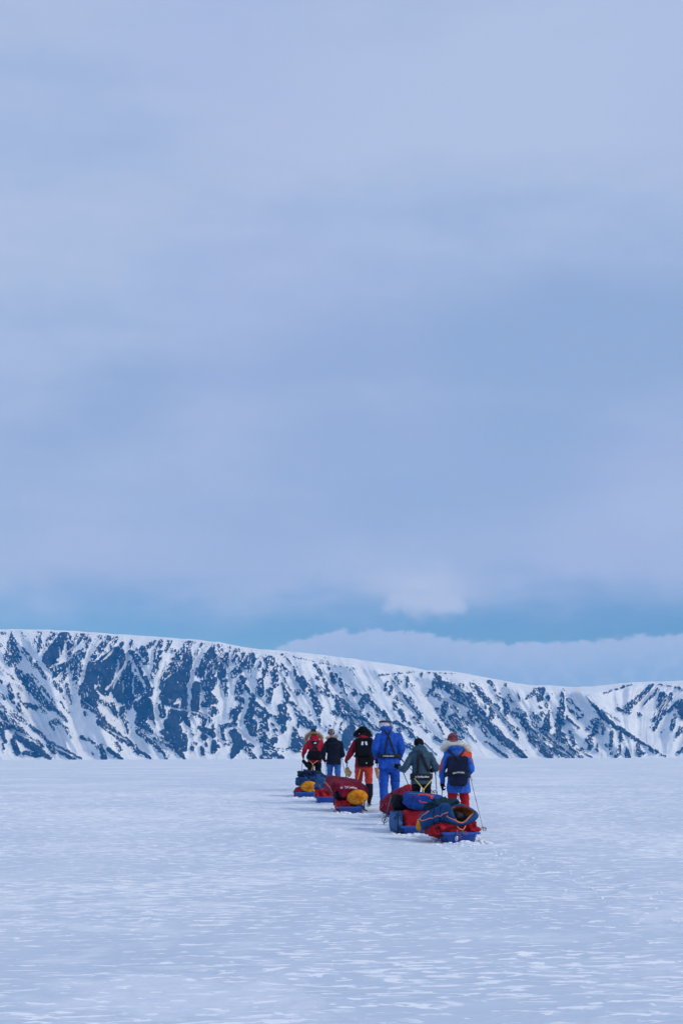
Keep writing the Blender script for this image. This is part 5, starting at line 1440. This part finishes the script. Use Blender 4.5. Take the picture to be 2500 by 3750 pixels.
def grd(px, py):
    g = ground_hit(px, py); g.z = hz(g.x, g.y) - 0.03
    return g
YY_ = lambda p, y: p.Y + y
ski_pole('thin ski pole in the left hand of the leftmost red parka', P(1110, 2760, p1.Y + 0.2), grd(1098, 2893), 0.008)
ski_pole('slanting ski pole right of the navy jacket', P(1247, 2764, p2.Y + 0.24), grd(1281, 2896), 0.008)
ski_pole('thin upright ski pole left of the blue trousers, beside the navy jacket', P(1188, 2776, p2.Y + 0.24), grd(1203, 2898), 0.007)
ski_pole('ski pole in the left hand of the dark red jacket', P(1271, 2778, p3.Y + 0.16), grd(1258, 2936))
ski_pole('ski pole between the tan mitten and the tall person in blue', P(1378, 2780, p3.Y + 0.12), grd(1397, 2946))
ski_pole('raised ski pole slanting behind the slate grey jacket', P(1464, 2776, p4.Y + 0.12), P(1594, 2909, p4.Y - 0.55), bas_at=0.07)
ski_pole('ski pole angling down from the slate grey left sleeve', P(1464, 2801, p5.Y + 0.03), grd(1551, 3006))
ski_pole('upright ski pole right of the slate grey jacket', P(1592, 2812, p5.Y + 0.16), grd(1606, 3012))
ski_pole('ski pole planted far right beside the nearest sledge', P(1718, 2834, p6.Y + 0.20), grd(1771, 3041), 0.005, bas_at=0.085)
ski_pole('short ski pole grip below the black left glove, blue and orange jacket', P(1620, 2868, p6.Y + 0.0), P(1617, 2921, p6.Y + 0.9), 0.010, basket=False, loop=False)
ski_pole('spare ski pole planted before the slumped maroon bag', P(1435, 2899, Y4 - 0.45), grd(1402, 3021), 0.011, bas_at=0.30)


# ------------------------------------------------------------------ mittens, ropes, skis
def mitten(label, mat, px, py, Y, h, rot=0.0, cord=None):
    c = P(px, py, Y); root = empty('mitten', c); tag(root, label, 'mitten', 'mittens hanging from wrist cords')
    mb = MB(); rm = Matrix.Rotation(rot, 3, 'Y')
    mb.tube([rm @ Vector((0, 0, h * 0.5)), rm @ Vector((0, 0, h * 0.22)), rm @ Vector((0.0, 0, -0.05 * h)), rm @ Vector((0.01, 0, -0.3 * h)), rm @ Vector((0.012, 0, -0.5 * h))], [(0.030, 0.05), (0.030, 0.055), (0.034, 0.066), (0.03, 0.06), (0.014, 0.03)], 14, ref=(0, 1, 0))
    mb.tube([rm @ Vector((0.04, 0, 0.10 * h)), rm @ Vector((0.075, 0, -0.02 * h)), rm @ Vector((0.085, 0, -0.16 * h))], [0.026, 0.025, 0.018], 10)
    o = mb.build('mitten_shell', mat, root); soften(o, 0.009, 3, 0.03, 0.07)
    MB().tube([rm @ Vector((0, 0, h * 0.48)), rm @ Vector((0, 0, h * 0.56))], [0.050, 0.045], 12).build('cuff', mat, root)
    MB().tube([rm @ Vector((0, 0, h * 0.5)), (cord - c) * 0.5 + Vector((0.01, 0, 0)), cord - c], 0.005, 5).build('cord', MAT['rope dark'], root)
mitten('tan mitten hanging left of the red-orange trousers', M('tan'), 1273, 2829, p3.Y + 0.1, 0.22, R(-10), P(1270, 2796, p3.Y + 0.14))
mitten('tan mitten hanging beside the tall person in blue', M('tan'), 1384, 2836, p3.Y + 0.05, 0.30, R(-16), P(1378, 2796, p3.Y + 0.1))
mitten('black mitten hanging at the left hip of the leftmost red parka', M('black'), 1122, 2800, p1.Y - 0.2, 0.32, R(-40), P(1112, 2780, p1.Y + 0.15))


def tow_rope(label, p, belt_px, knot_px, sl, mat, r=0.007, lift=0.20):
    root = empty('tow_rope', p.root.location); tag(root, label, 'rope', 'tow ropes')
    kn = P(*knot_px, p.Y - lift - 0.25) - root.location
    for a in belt_px:
        MB().tube([P(*a, p.Y - lift) - root.location, kn], r, 6).build('bridle', MAT[mat], root)
    end = on(sl, 0, 1.46, 0.24) - root.location
    mid = kn.lerp(end, 0.5) + Vector((0, 0, -0.08))
    low = kn + Vector((0.0, -0.06, -0.10))
    MB().tube([kn, low, low.lerp(mid, 0.5), mid, end], r, 6).build('line', MAT[mat], root)
    MB().ball(kn, r * 2.2, 8, 6).build('knot', MAT[mat], root)
tow_rope('orange tow rope behind the leftmost red parka', p1, [(1131, 2783), (1166, 2783)], (1145, 2798), s1, 'rope orange', 0.009)
tow_rope('yellow tow rope forming a V below the slate grey jacket', p5, [(1517, 2851), (1584, 2850)], (1550, 2891), s5, 'rope yellow', 0.009, 0.22)
tow_rope('pale thin tow rope behind the tall person in blue', p4, [(1410, 2785), (1450, 2785)], (1434, 2808), s4, 'rope dark', 0.004, 0.26)
tow_rope('dark tow rope hanging before the bright red trousers', p6, [(1672, 2902), (1682, 2902)], (1677, 2912), s6, 'rope dark', 0.006, 0.22)


def ski(label, p, sd):
    a = p.an[sd]; c = p.world(Vector((a.x, a.y, 0)))
    c.z = hz(c.x, c.y)
    root = empty('ski', c); tag(root, label, 'ski', 'touring skis')
    rings = []
    for y, w, z in ((-0.78, 0.030, 0.03), (-0.74, 0.036, 0.012), (-0.4, 0.033, 0.006), (0.0, 0.031, 0.006), (0.5, 0.034, 0.008), (0.85, 0.040, 0.012), (1.0, 0.038, 0.05), (1.10, 0.018, 0.12)):
        rings.append([Vector((-w, y, z)), Vector((w, y, z)), Vector((w, y, z + 0.014)), Vector((-w, y, z + 0.014))])
    MB().loft(rings).build('ski_body', MAT['ski'], root, smooth=False)
    MB().box((0, 0.02, 0.028), (0.055, 0.16, 0.02)).build('binding', MAT['black plastic'], root, smooth=False)
ski('black ski under the right boot, dark red jacket', p3, 1)
ski('black ski under the left boot of the tall person in blue', p4, -1)


# ------------------------------------------------------------------ churned snow around the runners
def clods():
    rnd = random.Random(5); mb = MB()
    def lump(c, r):
        mb.ball(c, (r * rnd.uniform(.8, 1.5), r * rnd.uniform(.8, 1.3), r * rnd.uniform(.45, .8)), 7, 5, Matrix.Rotation(rnd.uniform(0, 3), 3, 'Z'))
    for i in range(1, 7):
        p = SL[i]
        for _ in range(70):
            x = p.x + rnd.uniform(-0.42, 0.42); y = p.y + rnd.gauss(-0.16, 0.12)
            lump(Vector((x, y, hz(x, y) + 0.002)), abs(rnd.gauss(0.016, 0.012)) + 0.006)
        for s_ in (-1, 1):
            for _ in range(25):
                x = p.x + s_ * rnd.uniform(0.27, 0.45); y = p.y + rnd.uniform(0, 1.4)
                lump(Vector((x, y, hz(x, y) + 0.002)), abs(rnd.gauss(0.014, 0.01)) + 0.005)
    for (x0, y0, x1, y1, w) in TRAIL[:3]:
        for _ in range(160):
            t = rnd.random(); x = x0 + (x1 - x0) * t + rnd.gauss(0, w * 0.4); y = y0 + (y1 - y0) * t
            lump(Vector((x, y, hz(x, y))), abs(rnd.gauss(0.008, 0.007)) + 0.003)
    o = mb.build('snow_clods', MAT['loose snow']); tag(o, 'small clods of churned snow round the sledges and along the trail', kind='stuff')
clods()
